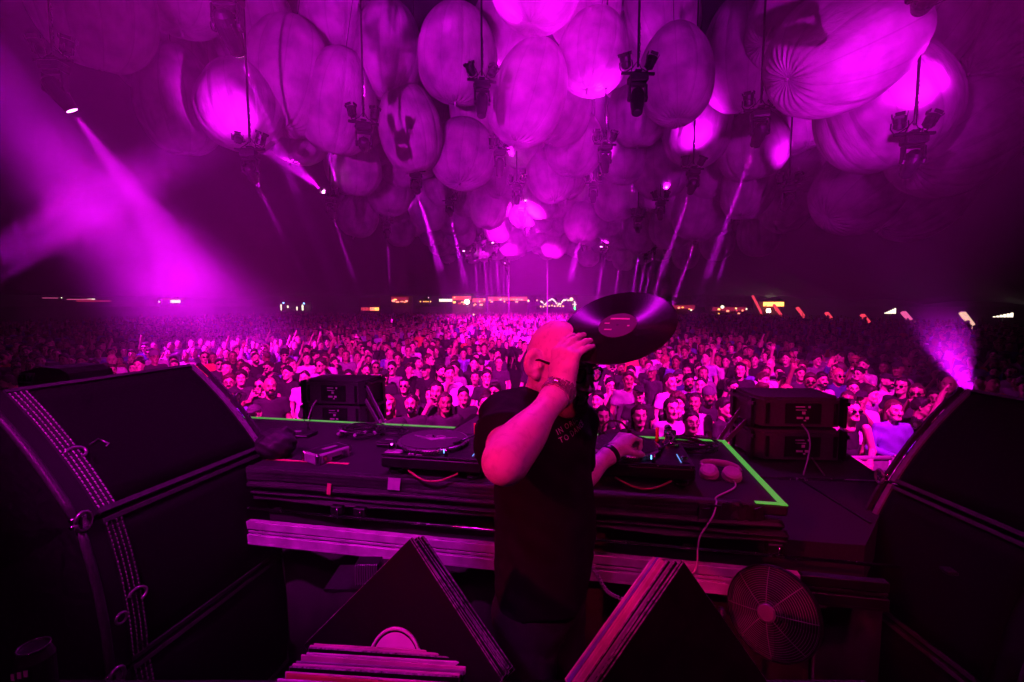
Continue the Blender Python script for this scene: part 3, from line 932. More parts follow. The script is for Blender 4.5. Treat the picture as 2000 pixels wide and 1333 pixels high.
# ------------------------------------------------------------------ line-array cabinets at both sides
M['rail'] = mat('rail_tape', (.20, .20, .21), .6, 0, .2, 40, .15, 300)
M['ring'] = mat('ring_steel', (0.5, 0.5, 0.5), 0.3, 0.9)
def stack(side, prof, far, near, back, zbot):
    """prof: list of (s, z) of the curved front, s towards the DJ"""
    far, near = Vector((*far, 0)), Vector((*near, 0))
    a = (near - far); W = a.length; a.normalize()
    s = Vector((-a.y, a.x, 0))
    if s.x * side > 0: s = -s            # s points to the DJ
    def Q(al, ss, z): return far + a * al + s * ss + Vector((0, 0, z))
    names = ['uppermost', 'middle', 'lowest']
    wside = 'left' if side < 0 else 'right'
    for k in range(3):
        (s0, z0), (s1, z1) = prof[k], prof[k + 1]
        dv = Vector((s0 - s1, z0 - z1)); nn = Vector((-dv.y, dv.x)).normalized()
        if nn.x > 0: nn = -nn            # into the cabinet
        g = .006
        up0 = Vector((s0, z0)) - dv.normalized() * g; lo0 = Vector((s1, z1)) + dv.normalized() * g
        bk = back
        nb = Vector((-1.0, -.12)).normalized()
        up1, lo1 = up0 + (nn * .6 + nb * .4) * bk, lo0 + (nn * .6 + nb * .4) * bk
        t = thing('speaker_cabinet', f'{names[k]} black wedge cabinet of the curved speaker stack on the {wside}', 'speaker', Q(W / 2, s1 - .1, z1), group='cabinets of the two curved speaker stacks')
        org = t.location
        def bd(mb, nm, m): 
            mb.v = [tuple(Vector(v) - org) for v in mb.v]
            return mb.build(nm, m, t)
        def quadbox(c4, al0, al1):
            mb = MB(); n4 = len(c4)
            vs = [Q(al0, *c) for c in c4] + [Q(al1, *c) for c in c4]
            mb.add(vs, [tuple(range(n4)), tuple(range(2 * n4 - 1, n4 - 1, -1))] + [(i, n4 + i, n4 + (i + 1) % n4, (i + 1) % n4) for i in range(n4)])
            return mb
        SAG = .022
        def fpt(w, pr=0.0): return lo0 + (up0 - lo0) * w - nn * (pr + SAG * 4 * w * (1 - w))
        c4 = [tuple(fpt(1 - q / 8)) for q in range(9)] + [tuple(lo1), tuple(up1)]
        bo = bd(quadbox(c4, 0.02, W - .02), 'body', M['cabinet'])
        out = -nn
        # grille, slightly proud and bowed, between rail strips
        mb = MB(); N, Mn = 10, 8; vs = []; fs = []
        for i in range(N + 1):
            for j in range(Mn + 1):
                al = .075 + (W - .16) * i / N
                w = .035 + .93 * j / Mn
                p = fpt(w, .008 + .006 * math.sin(PI * i / N) * math.sin(PI * j / Mn))
                vs.append(Q(al, *p))
        for i in range(N):
            for j in range(Mn):
                q = i * (Mn + 1) + j; fs.append((q, q + 1, q + Mn + 2, q + Mn + 1))
        mb.add(vs, fs, True)
        gr = bd(mb, 'grille', M['grille'])
        gr.modifiers.new('thickness', 'SOLIDIFY').thickness = .006
        def strip(nm, al, wd, pr, m, w0=0.0, w1=1.0, th=.012):
            ws = [w0 + (w1 - w0) * q / 8 for q in range(9)]
            return bd(quadbox([tuple(fpt(w, pr)) for w in ws[::-1]] + [tuple(fpt(w, pr + th)) for w in ws], al, al + wd), nm, m)
        strip('far_rail', .0, .012, -.004, M['trim'], th=.02)
        strip('rail_strip', .034, .022, .0, M['rail'], th=.010)
        if side > 0 or True:
            strip('near_rail', W - .055, .05, .0, M['cabinet'], th=.012)
        def bar(nm, w0, w1, m, pr=.0, th=.016):
            return strip(nm, .06, W - .12, pr, m, w0, w1, th)
        bar('upper_edge', .972, 1.0, M['trim'])
        bar('lower_edge', 0.0, .03, M['trim'])
        # end plate towards the photographer, with raised rim
        ep = bd(quadbox(c4, W - .02, W), 'end_plate', M['cabinet'])
        rim = MB()
        for p0, p1 in ((up0, lo0),):
            pts = [Q(W + .002, *fpt(q, .004)) for q in (0, .125, .25, .375, .5, .625, .75, .875, 1)]
            rim.tube(pts, .013, 8)
        bd(rim, 'corner_rim', M['trim'])
        # rigging at the lower joint
        for al, nm in ((0.0, 'far'), (W, 'near')):
            c = Q(al, *(lo0 + out * .018))
            mb = MB()
            mb.tube([c + a * (.022 * math.cos(w)) + Vector((0, 0, .03 * math.sin(w))) + s * .012 for w in [i * PI / 6 for i in range(13)]], .006, 6)
            bd(mb, 'shackle', M['ring'])
            mb = MB(); d3 = (s * .6 + a * (1 if al > 0 else -1) * .3).normalized()
            for q in (-.012, .012): mb.tube([c - a * .03 + Vector((0, 0, q)), c + a * .03 + Vector((0, 0, q))], .006, 6)
            mb.box(c + s * .006, (.02, .02, .04))
            bd(mb, 'link_pin', M['chrome'])
        cm = Q(0.004, *fpt(.52, .03)) - a * .012
        mb = MB(); mb.tube([cm + a * (.016 * math.cos(w)) + Vector((0, 0, .018 * math.sin(w))) for w in [i * PI / 8 for i in range(17)]], .0035, 6)
        mb.tube([cm - s * .03, cm], .010, 8)
        bd(mb, 'knob_ring', M['ring'])
        if side < 0:
            # stitched webbing running down the near edge of the face
            wb = strip('webbing', W - .118, .062, .006, M['cloth'], 0.0, 1.0, th=.004)
            for ln in range(4):
                mb = MB(); al = W - .111 + ln * .0155
                nd = 34
                for q in range(nd):
                    p = fpt((q + .5) / nd, .0125)
                    dd = (up0 - lo0).normalized()
                    half = (up0 - lo0).length / nd * .36
                    p0, p1 = p - dd * half, p + dd * half
                    mb.tube([Q(al, *p0), Q(al, *((p0 + p1) / 2 + out * .0015)), Q(al, *p1)], .0019, 4)
                bd(mb, 'stitch_line', mat('stitch_thread', (.62, .6, .62), .6) if k == 0 else mat('stitch_dimmed', (.14, .14, .14), .7))  # lower stitching darker, its dimness put into the thread colour
            if k < 2:
                c = Q(W - .10, *fpt(.42, .014))
                dd = (up0 - lo0).normalized(); U = Q(0, *dd) - Q(0, 0, 0)
                mb = MB(); mb.tube([c + a * (.03 * math.cos(w)) + U * (.022 * math.sin(w)) for w in [PI * .1 + i * PI * 1.3 / 10 for i in range(11)]], .005, 6)
                bd(mb, 'strap_buckle', M['ring'])
                if k == 0:
                    mb = MB(); b0 = c - a * .05
                    mb.tube([b0 + U * .016, b0 - a * .035 + U * .03, b0 - a * .055 + U * .0, b0 - a * .04 - U * .008], .0028, 5)
                    bd(mb, 'buckle_plate', M['ring'])
                else:
                    c2 = Q(W - .03, *fpt(.35, .03))
                    mb = MB(); mb.tube([c2 + a * (.017 * math.cos(w)) + Vector((0, 0, .017 * math.sin(w))) for w in [i * PI / 8 for i in range(17)]], .004, 6)
                    bd(mb, 'side_ring', M['ring'])
            if k == 1:
                for al, w in ((.03, .02), (.0, .05)):
                    c = Q(al, *(lo0 + (up0 - lo0) * w + out * .03))
                    mb = MB(); mb.tube([c + Vector((0, 0, .016)), c + a * .012, c - Vector((0, 0, .018))], .004, 5)
                    bd(mb, 'cable_tie', mat('green_tie', (.2, .9, .15), .5, emit=(.15, .8, .1), estr=.25))  # emission paints a glow into the tie's green
stack(-1, [(-.40, 2.605), (0.0, 2.20), (.085, 1.70), (.10, ZF + .02)], (-1.20, 2.2), (-1.38, 1.40), .5, ZF)
stack(1, [(-.34, 2.53), (0.0, 2.115), (.17, 1.64), (.2, ZF + .02)], (1.68, 2.0), (1.72, 1.32), .5, ZF)
# ------------------------------------------------------------------ turntables
M['platter'] = mat('platter_metal', (0.45, 0.45, 0.47), 0.3, 0.9, 0.1, 40)
M['slip'] = mat('slipmat_felt', (0.09, 0.085, 0.095), 0.95, 0, 0.25, 160, 0.4, 900)
M['emblem'] = mat('emblem_print', (0.55, 0.5, 0.55), 0.8)
M['bluelamp'] = mat('blue_lamp', (0.1, 0.2, 0.6), 0.3, emit=(0.1, 0.35, 1.0), estr=6)
M['bluedim'] = mat('blue_marks', (0.1, 0.2, 0.6), 0.3, emit=(0.15, 0.4, 1.0), estr=1.2)
M['orange'] = mat('orange_tape', (0.9, 0.35, 0.08), 0.5)
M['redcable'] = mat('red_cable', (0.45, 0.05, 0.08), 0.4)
def turntable(label, x, y, rz, emblem, record):
    t = tframe('turntable', label, 'turntable', x, y, 0, rz, 'turntables on the DJ table')
    w, d = .453, .353
    mb = MB(); mb.box((0, 0, .062), (w, d, .052), bev=.008); mb.build('plinth', M['blackplastic'], t)
    tp = MB().box((0, 0, .0925), (w - .006, d - .006, .009), bev=.002).build('top_plate', M['blackmetal'], t)
    MB().box((0, -d / 2 + .002, .0905), (w - .01, .003, .003)).build('front_edge', M['chrome'], tp)
    for sx in (-1, 1):
        for sy in (-1, 1):
            f = MB().lathe([(.027, 0), (.03, .006), (.03, .022), (.022, .026), (.02, .038)], 16, (sx * .178, sy * .128, 0)).build('foot', M['blackplastic'], t)
            MB().lathe([(.0305, .010), (.0312, .012), (.0305, .014)], 16, (sx * .178, sy * .128, 0)).build('foot_ring', M['chrome'], f)
    px, py = -.05, .005
    mb = MB(); mb.lathe([(.165, .099), (.166, .104), (.1665, .112), (.164, .117), (.16, .119), (.001, .119)], 60, (px, py, 0))
    pl = mb.build('platter', M['platter'], t)
    mb = MB()
    for ring in range(3):
        for k in range(90):
            a = 2 * PI * (k + ring * .33) / 90
            R = Matrix.Rotation(a, 3, 'Z')
            mb.box(Vector((px, py, .1035 + ring * .0045)) + R @ Vector((.1663, 0, 0)), (.0025, .006, .0028), R)
    mb.build('strobe_dots', M['blackmetal'], pl)
    sm = MB().lathe([(.151, .1195), (.151, .1225), (.001, .1228)], 60, (px, py, 0)).build('slipmat', M['slip'], t)
    MB().tube([(px, py, .12), (px, py, .137)], .0035, 8).build('spindle', M['chrome'], t)
    if emblem:
        mb = MB(); z = .1235
        heart = []
        for k in range(28):
            q = 2 * PI * k / 28
            heart.append((px + .0021 * 16 * math.sin(q) ** 3, py - .012 + .0014 * (13 * math.cos(q) - 5 * math.cos(2 * q) - 2 * math.cos(3 * q) - math.cos(4 * q))))
        mb.prism(heart, .0006, 2, z)
        for s in (-1, 1):
            for (r0, r1, y0, y1, wd) in ((.03, .105, .004, .03, .004), (.028, .085, -.004, .012, .003), (.026, .06, -.012, -.008, .0025)):
                a, b = Vector((px + s * r0, py + y0, z + .0003)), Vector((px + s * r1, py + y1, z + .0003))
                e = b - a
                mb.box((a + b) / 2, (e.length, wd, .0006), Matrix.Rotation(math.atan2(e.y, e.x), 3, 'Z'))
            mb.tube([(px + s * (.004 + .022 * (1 - math.cos(q))), py + .03 + .013 * math.sin(q), z) for q in [PI * i / 8 for i in range(17)]], .001, 5)
        mb.build('winged_heart_emblem', M['emblem'], sm)
    if record:
        rc = MB().lathe([(.150, .1230), (.1505, .1238), (.149, .1245), (.055, .1245), (.05, .1248), (.001, .1248)], 64, (px, py, 0)).build('record', M['vinyl'], t)
        MB().lathe([(.049, .1250), (.049, .1254), (.001, .1254)], 40, (px, py, 0)).build('record_label', M['slip'], rc)
    # tonearm assembly
    ax, ay = .168, .09
    tb_ = MB(); tb_.lathe([(.037, .097), (.037, .112), (.03, .118), (.024, .128), (.024, .146), (.001, .148)], 20, (ax, ay, 0))
    tb_.box((ax + .012, ay + .018, .152), (.03, .012, .03), bev=.003); tb_.box((ax - .02, ay + .016, .15), (.012, .014, .035), bev=.002)
    tb_.build('tonearm_base', M['chrome'], t)
    arm = curve_pts([(ax, ay + .05, .16), (ax, ay, .16), (ax - .002, ay - .09, .158), (ax - .03, ay - .15, .154), (ax - .055, ay - .19, .15)], 6)
    ta = MB().tube(arm, .0042, 8).build('tonearm', M['chrome'], t)
    MB().box((ax - .066, ay - .206, .147), (.016, .04, .012), Matrix.Rotation(-.55, 3, 'Z'), bev=.003).build('headshell', M['blackplastic'], ta)
    MB().lathe([(.001, -.018), (.016, -.018), (.017, 0), (.016, .018), (.001, .018)], 16, (ax, ay + .065, .16), Matrix.Rotation(PI / 2, 3, 'X')).build('counterweight', M['chrome'], ta)
    MB().tube([(ax - .052, ay + .05, .10), (ax - .052, ay + .05, .165)], .0085, 10).build('orange_cap', M['orange'], t)
    mb = MB(); mb.box((.195, -.075, .098), (.026, .135, .004)); mb.build('pitch_plate', M['blackmetal'], t)
    MB().box((.195, -.1, .105), (.022, .016, .016), bev=.003).build('pitch_knob', M['chrome'], t)
    mb = MB()
    for k in range(12): mb.box((.176, -.135 + k * .009, .0985), (.0035, .003, .002))
    mb.build('pitch_marks', M['bluedim'], t)
    lp = MB().tube([(.065, -.155, .095), (.065, -.155, .132)], .0085, 12).build('target_lamp', M['chrome'], t)
    MB().box((.057, -.153, .118), (.006, .006, .016)).build('lamp_window', M['bluelamp'], lp)
    mb = MB(); mb.lathe([(.018, .097), (.018, .13), (.015, .134), (.001, .134)], 20, (-.19, -.13, 0)); mb.build('power_dial', M['chrome'], t)
    MB().box((-.175, -.145, .101), (.075, .045, .008), bev=.003).build('start_block', M['alu'], t)
    for k in range(2): MB().box((-.09 + k * .035, -.158, .0985), (.028, .016, .004), bev=.001).build('speed_button', M['alu'], t)
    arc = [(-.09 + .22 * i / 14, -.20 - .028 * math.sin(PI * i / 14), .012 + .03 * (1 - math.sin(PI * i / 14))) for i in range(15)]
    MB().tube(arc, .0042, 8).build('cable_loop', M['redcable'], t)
    return t
x, y = T_at(846, 858, .12)
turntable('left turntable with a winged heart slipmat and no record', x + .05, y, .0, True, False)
x, y = T_at(1216, 868, .12)
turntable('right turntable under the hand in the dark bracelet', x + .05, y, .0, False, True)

# ------------------------------------------------------------------ small things on the table
x, y = T_at(640, 888, .02)
t = tframe('aluminium_case', 'small aluminium carry case with black lid panel beside the red tape', 'case', x, y, 0, -.42)
w, d, h = .118, .185, .05
MB().box((0, 0, h / 2), (w, d, h), bev=.006).build('shell', M['alu'], t)
MB().box((0, 0, h + .0005), (w - .022, d - .022, .002), bev=.0005).build('lid_panel', M['blackplastic'], t)
MB().box((.0, .012, h + .002), (.024, .075, .0012)).build('name_plate', M['alu'], t)
for sx in (-1, 1):
    for sy in (-1, 1): MB().box((sx * (w / 2 - .006), sy * (d / 2 - .006), h / 2), (.018, .018, h + .003), bev=.004).build('corner_guard', M['chrome'], t)
for sy in (-.3, .25): 
    c = MB().box((w / 2 + .002, d * sy, h * .55), (.005, .02, .026), bev=.001).build('latch', M['chrome'], t)
MB().box((w / 2 + .0015, .01, h * .35), (.004, .05, .012), bev=.001).build('handle', M['blackplastic'], t)
def coil(name, label, u, v, r, loops, seed, m=None, connectors=0):
    rr = random.Random(seed)
    x, y = T_at(u, v, .01)
    t = tframe(name, label, 'cable', x, y)
    pts = []
    for k in range(loops * 20):
        a = 2 * PI * k / 20
        rad = r * (1 + .14 * math.sin(a * .37 + seed) + rr.uniform(-.012, .012))
        pts.append((rad * 1.1 * math.cos(a) + .02 * math.sin(a * .21), rad * math.sin(a), .007 + .006 * (k / 20) + .008 * math.sin(a * 1.3 + k * .1) ** 2))
    MB().tube(curve_pts(pts[::2], 2), .0042, 6).build('loops', m or M['cable'], t)
    for c in range(connectors):
        a = rr.uniform(0, 6.28)
        p = Vector((-r * .9 + .05 * c, -r * .45 - .018 * (c % 3), .013 + .006 * c)); dr = Vector((math.cos(a) * .7 + .5, -abs(math.sin(a)) * .5, .1)).normalized()
        cn = MB().tube([p, p + dr * .018, p + dr * .02, p + dr * .055], [.0075, .0075, .0085, .0085], 10).build('plug', M['alu'], t)
        if c == 0: MB().tube([p + dr * .03, p + dr * .036], .0092, 10).build('orange_ring', M['orange'], cn)
    return t
coil('coiled_cable', 'coil of black audio cable with metal plugs behind the aluminium case', 706, 846, .10, 6, 3, connectors=5)
coil('coiled_cable', 'coil of black cable with white tag beside the right turntable', 1348, 876, .105, 7, 8, connectors=2)
coil('loose_cable', 'loose black cable loop between the coil and the left turntable', 765, 845, .06, 2, 5)
x, y = T_at(1372, 874, .03); q = MB().box((0, 0, 0), (.03, .012, .028), bev=.002).build('cable_tag', M['white'], None, TL(x, y, .03), (0, 0, TYAW)); tag(q, 'small white tag on the right cable coil', 'tag')
for (u, v, w_, d_, h_, nm, lb) in ((590, 848, .14, .10, .025, 'junction_box', 'flat black box with cables near the green tape on the left'), (768, 866, .15, .10, .03, 'power_adapter', 'low black box left of the left turntable')):
    x, y = T_at(u, v, .01); t = tframe(nm, lb, 'box', x, y)
    MB().box((0, 0, h_ / 2), (w_, d_, h_), bev=.006).build('housing', M['blackplastic'], t)
    MB().box((0, -d_ / 2 - .0008, h_ * .55), (w_ * .9, .002, .004)).build('front_seam', M['alu'], t)
    MB().box((-.02, -.005, h_ + .001), (.04, .012, .002)).build('switch_plate', M['alu'], t)
    MB().tube(curve_pts([(.02, .02, h_), (.03, .025, h_ + .05), (.045, .03, h_ + .075)], 5), .0022, 6).build('lead', M['cable'], t)
    MB().tube(curve_pts([(.03, .03, h_), (.01, .03, h_ + .04), (-.01, .03, h_ + .065)], 5), .0022, 6).build('lead', M['cable'], t)
# dark hood behind the left tonearm
x, y = T_at(925, 845, .0); t = tframe('black_hood', 'black triangular hood behind the left turntable', 'cover', x, y)
MB().add([(-.14, -.03, 0), (.12, -.03, 0), (.12, .09, 0), (-.12, .09, 0), (-.015, .02, .105), (.03, .03, .10)], [(0, 1, 5, 4), (1, 2, 5), (2, 3, 4, 5), (3, 0, 4), (3, 2, 1, 0)]).build('shell', M['cloth'], t)
# gooseneck lamp behind the right turntable
x, y = T_at(1176, 856, .0); t = tframe('gooseneck_lamp', 'black gooseneck lamp curving behind the bracelet hand', 'lamp', x, y)
MB().lathe([(.022, 0), (.022, .03), (.016, .036), (.001, .036)], 14).build('base', M['blackplastic'], t)
MB().tube(curve_pts([(0, 0, .03), (.005, 0, .07), (.045, 0, .1), (.10, 0, .095), (.135, 0, .06)], 6), .006, 8).build('neck', M['cable'], t)
MB().tube([(.135, 0, .06), (.15, 0, .04)], [.007, .012], 8).build('lamp_head', M['blackplastic'], t)
# headphones
M['hp'] = mat('headphone_plastic', (0.62, 0.42, 0.46), 0.55, 0, 0.12, 30, 0.1, 200)
M['hpad'] = mat('headphone_pad', (0.5, 0.32, 0.36), 0.8, 0, 0.12, 50)
x, y = T_at(1404, 920, .03)
t = tframe('headphones', 'pale pink headphones lying at the right table edge', 'headphones', x, y, 0, -.18); t.scale = (.88, .88, .88)
for k, cx in enumerate((-.045, .058)):
    R = Euler((.45, -.1 + .2 * k, 0)).to_matrix()
    c = Vector((cx, -.012, .03))
    cup = MB().lathe([(.001, .018), (.03, .018), (.041, .012), (.043, .002), (.04, -.003)], 28, c, R).build('ear_cup', M['hp'], t)
    MB().lathe([(.042, -.004), (.046, -.008), (.045, -.018), (.036, -.022), (.02, -.016), (.001, -.016)], 28, c, R).build('ear_pad', M['hpad'], cup)
    MB().box(c + Vector((-.028 + .056 * k, .028, .006)), (.016, .045, .03), Euler((.3, 0, .3 - .6 * k)).to_matrix(), bev=.004).build('hinge', M['hp'], cup)
band = [(-.082, .02, .035), (-.075, .055, .045), (-.03, .072, .05), (.03, .072, .05), (.085, .05, .042), (.1, .01, .03)]
bp = curve_pts(band, 6); vs, fs = [], []
for i, p in enumerate(bp):
    tn = (bp[min(i + 1, len(bp) - 1)] - bp[max(i - 1, 0)]).normalized(); sd = Vector((-tn.y, tn.x, 0))
    for a, b in ((-.003, -.016), (.003, -.016), (.004, .016), (-.004, .016)): vs.append(p + sd * a + Vector((0, 0, b)))
for i in range(len(bp) - 1):
    for k in range(4): fs.append((i * 4 + k, i * 4 + (k + 1) % 4, i * 4 + 4 + (k + 1) % 4, i * 4 + 4 + k))
fs += [(0, 1, 2, 3), tuple(len(vs) - 4 + k for k in (3, 2, 1, 0))]
mesh_obj('headband', vs, fs, M['hp'], t, True)
xa, ya = T_at(1420, 934); xe, ye = T_at(1404, 980)
cb = [TL(xa, ya, .02), TL(xa + .005, ya * .6, .006), TL(xe, .03, .006), TL(xe - .01, -.006, .0), TL(xe - .03, -.05, -.03), TL(xe - .055, -.06, -.07), TL(xe - .078, -.065, -.11), TL(xe - .086, -.07, -.15), TL(xe - .088, -.078, -.20), TL(xe - .105, -.095, -.235), TL(xe - .15, -.095, -.245), TL(xe - .165, -.10, -.30), TL(xe - .17, -.10, -.45)]
q = MB().tube(curve_pts(cb, 6), .0030, 8).build('headphone_cable', mat('pale_cable', (.8, .7, .74), .5), None); tag(q, 'thin pale headphone cable hanging over the table front', 'cable')
cb = [P(1148, 1080, 1.55), P(1156, 1105, 1.56), P(1170, 1130, 1.58), P(1186, 1155, 1.6), P(1205, 1166, 1.62), P(1245, 1180, 1.64)]
cc = curve_pts(cb, 24); sp = []
for i, p in enumerate(cc): sp.append(p + Vector((math.cos(i * 1.3), 0, math.sin(i * 1.3))) * .006)
q = MB().tube(sp, .0026, 6).build('spiral_cable', M['alu'], None); tag(q, 'pale spiral cable hanging beside the black shirt', 'cable')
# soft black bag between the left stack and the table
S = SDF(); S.ell((0, 0, .075), (.12, .1, .085)).ell((.02, .03, .12), (.08, .07, .06), k=.05).cone((-.06, 0, .14), (.05, .03, .17), .02, .02, .03)
V, Q = S.mesh(.008, disp=lambda X, Y, Z: .006 * np.sin(X * 60 + Z * 40) * np.sin(Y * 50 + Z * 70))
x, y = T_at(538, 893, .0)
bg = bpy.data.objects.new('black_bag', np_mesh('black_bag', V, Q, M['cloth'])); link(bg); bg.location = TL(x, y, .0); bg.scale = (.8, .8, .75); tag(bg, 'slumped black bag between left speaker stack and table', 'bag')

# ------------------------------------------------------------------ front-fill speakers on the deck
M['fill'] = mat('fill_paint', (0.06, 0.058, 0.064), 0.6, 0, 0.25, 60, 0.2, 400)
def fill_box(label, org, yaw, z):
    t = thing('fill_speaker', label, 'speaker', (org.x, org.y, z), (0, 0, yaw), 'front fill speakers on the deck')
    w, h, d = .50, .155, .34
    # plan: rear narrower than front; y=0 is the rear panel facing the DJ
    pl = [(-w * .42, 0), (w * .42, 0), (w * .5, .06), (w * .5, d), (-w * .5, d), (-w * .5, .06)]
    mb = MB(); mb.prism(pl, h, 2, .012); mb.build('body', M['fill'], t)
    top = MB(); top.prism([(-w * .40, .015), (w * .40, .015), (w * .47, .07), (w * .47, d - .02), (-w * .47, d - .02), (-w * .47, .07)], .014, 2, h + .012); top.build('top_panel', M['fill'], t)
    rp = MB().box((0.01, -.003, h * .5 + .012), (.20, .006, h * .78), bev=.002).build('amp_panel', M['blackplastic'], t)
    rr = random.Random(int(z * 1000))
    for (a, b, c_, e) in ((-.02, .04, .05, .006), (.03, .04, .012, .012), (-.015, .022, .06, .004), (0, .005, .018, .016), (-.02, -.025, .035, .012), (.02, -.025, .018, .014), (.008, -.04, .012, .008)):
        MB().box((.01 + a, -.008, h * .5 + .012 + b), (c_, .006, e), bev=.001).build('connector', M['white'], rp)
    for s in (-1, 1):
        mb = MB(); mb.box((s * (w * .5 + .012), .05, h * .5 + .01), (.02, .06, h + .02), bev=.003); mb.box((s * (w * .5 + .012), d - .04, h * .5 + .01), (.02, .05, h + .02), bev=.003)
        mb.box((s * (w * .5 + .014), d / 2, h - .01), (.014, d, .02)); mb.build('rigging_frame', M['blackmetal'], t)
        MB().box((s * w * .38, -.006, h * .5 + .012), (.02, .012, h * .8), bev=.003).build('handle', M['blackmetal'], t)
    MB().prism([(-w * .49, d), (w * .49, d), (w * .46, d + .01), (-w * .46, d + .01)], h * .9, 2, .02).build('grille', M['grille'], t)
    return t
pr = Pz(1562, 906, ZD); yr = TYAW * .35
fill_box('lower of two stacked fill speakers at the right of the deck', pr, yr, ZD + .012)
fill_box('upper of two stacked fill speakers at the right of the deck', pr + Vector((0, .01, 0)), yr, ZD + .205)
pl_ = P(650, 812, 3.4); pl_.z = ZD
fill_box('lower fill speaker behind the green tape at the left', pl_ + Vector((0, .02, 0)), TYAW * .9, ZD + .004)
fill_box('upper fill speaker behind the green tape at the left', pl_, TYAW * .9, ZD + .178)
def bars(label, pts, r=.012, m=None):
    t = thing('speaker_brace', label, 'brace', pts[0][0])
    for a, b in pts:
        mb = MB(); e = b - a; R = e.to_track_quat('Z', 'Y').to_matrix(); mb.box((a + b) / 2 - pts[0][0], (.008, .035, e.length), R, bev=.002); mb.build('flat_bar', m or M['alu'], t)
M['bar'] = mat('dim_bar', (0.2, 0.2, 0.21), 0.45, 0.4, 0.2, 30)
bars('two flat metal bars bracing the right stacked speakers', [(P(1398, 868, 2.75), P(1457, 785, 2.9)), (P(1412, 868, 2.7), P(1460, 820, 2.8))], m=M['bar'])
bars('flat metal bars bracing the left fill speaker', [(P(762, 848, 3.1), P(716, 757, 3.35)), (P(744, 835, 3.15), P(714, 782, 3.3))], m=M['bar'])
t = thing('speaker_leads', 'looped pale cable hanging from the right stacked speakers', 'cable', pr)
for pts in ([P(1566, 829, 2.60), P(1578, 845, 2.56), P(1582, 868, 2.53), P(1578, 895, 2.5), P(1569, 928, 2.46)], [P(1586, 895, 2.6), P(1598, 912, 2.52), P(1612, 932, 2.46)]):
    mb = MB().tube([p - pr for p in curve_pts(pts, 6)], .004, 8); mb.build('lead', M['bar'] if len(pts) == 3 else M['alu'], t)
q = MB().tube(curve_pts([P(618, 782, 3.32), P(610, 795, 3.28), P(604, 812, 3.2), P(600, 826, 3.1)], 6), .005, 8).build('speaker_lead', M['alu'], None); tag(q, 'pale cable from the left fill speaker to the table', 'cable')

# ------------------------------------------------------------------ black machine on top of the left stack
mc = P(112, 752, 2.62)
t = thing('haze_machine', 'black rounded haze machine with lit vent behind the left speaker stack', 'machine', mc, (0, 0, -.25))
prof = [(-.21, -.11), (-.215, .03), (-.18, .075), (-.02, .11), (.12, .105), (.19, .08), (.215, .02), (.21, -.11)]
MB().prism(prof, .22, 1, -.06).build('housing', M['blackplastic'], t)
fr = MB(); fr.prism([(-.19, .015), (-.09, .015), (-.065, .075), (-.185, .072)], .006, 1, -.066); f = fr.build('vent_frame', M['alu'], t)
for k in range(3): MB().box((-.167 + .033 * k, -.069, .044), (.022, .008, .034)).build('vent_window', M['blackmetal'], f)
for k in range(3): MB().box((-.135, -.064, -.012 - .026 * k), (.085, .008, .006 + .006 * (k > 0))).build('vent_slot', M['alu'], t)
MB().tube([(.08 + .03 * math.cos(w), -.064, -.02 + .035 * math.sin(w)) for w in [PI * .3 * i / 5 for i in range(6)]], .004, 6).build('handle_trim', M['chrome'], t)

# ------------------------------------------------------------------ records and case behind the DJ
ZR = 1.95
rt = thing('record_table', 'black table holding the record piles below the picture edge', 'table', (0, .7, ZR))
MB().box((-.15, .08, -.02), (2.1, .62, .04), bev=.004).build('table_top', M['blackplastic'], rt)
for sx in (-1.1, .8):
    for sy in (-.18, .34): MB().box((sx, sy, -.44), (.05, .05, .78)).build('leg', M['blackmetal'], rt)
def sleeve_mesh(name, m, size=.315, th=.004, edge=None):
    mb = MB().box((0, 0, 0), (size, th, size), bev=.0012); me = mb.mesh(name); me.materials.append(m)
    if edge is not None:
        me.materials.append(edge)
        for p in me.polygons:
            if abs(p.normal.y) < .8: p.material_index = 1
    return me
SL = {}
for nm, c in (('black', (.004, .004, .0045)), ('white', (.62, .6, .6)), ('violet', (.22, .08, .62)), ('grey', (.25, .25, .26)), ('red', (.5, .05, .08)), ('cream', (.6, .5, .42)), ('pinkish', (.6, .3, .45))):
    SL[nm] = sleeve_mesh('record_sleeve', mat('sleeve_' + nm, c, .7, 0, .3, 18, .1, 90, spec=.12 if nm == 'black' else .4), edge=mat('worn_edge', (.20, .19, .20), .8, 0, .95, 130) if nm == 'black' else None)
def pile(cpx, nrm, upx, cols, gap, where, jit=.004):
    """sleeves standing on a corner, leaning; nrm points to the photographer"""
    c = P(*cpx); nrm = Vector(nrm).normalized()
    up = (P(*upx) - c); up = (up - nrm * up.dot(nrm)).normalized()
    rgt = nrm.cross(up) * -1
    R0 = Matrix((rgt, -nrm, up)).transposed()
    R = R0 @ Matrix.Rotation(PI / 4, 3, 'Y')
    r = random.Random(5)
    for k, cname in enumerate(cols):
        o = bpy.data.objects.new('record_sleeve', SL[cname]); link(o)
        o.matrix_world = Matrix.Translation(c - nrm * gap * k + up * r.uniform(-jit, jit) + rgt * r.uniform(-jit, jit)) @ (R @ Matrix.Rotation(r.uniform(-.015, .015), 3, 'Y')).to_4x4()
        nth = 'nearest' if k == 0 else ordinal(k) + ' behind the nearest'
        tag(o, f'{cname} record sleeve standing on its corner, {nth} {where}', 'record sleeve', 'record sleeves behind the DJ')
    return c, R, nrm, up, rgt
c, R, nrm, up, rgt = pile((772, 1292, .90), (-.30, -.86, .40), (795, 1041, .97), ['black'] * 13, .0058, 'in the left pile')
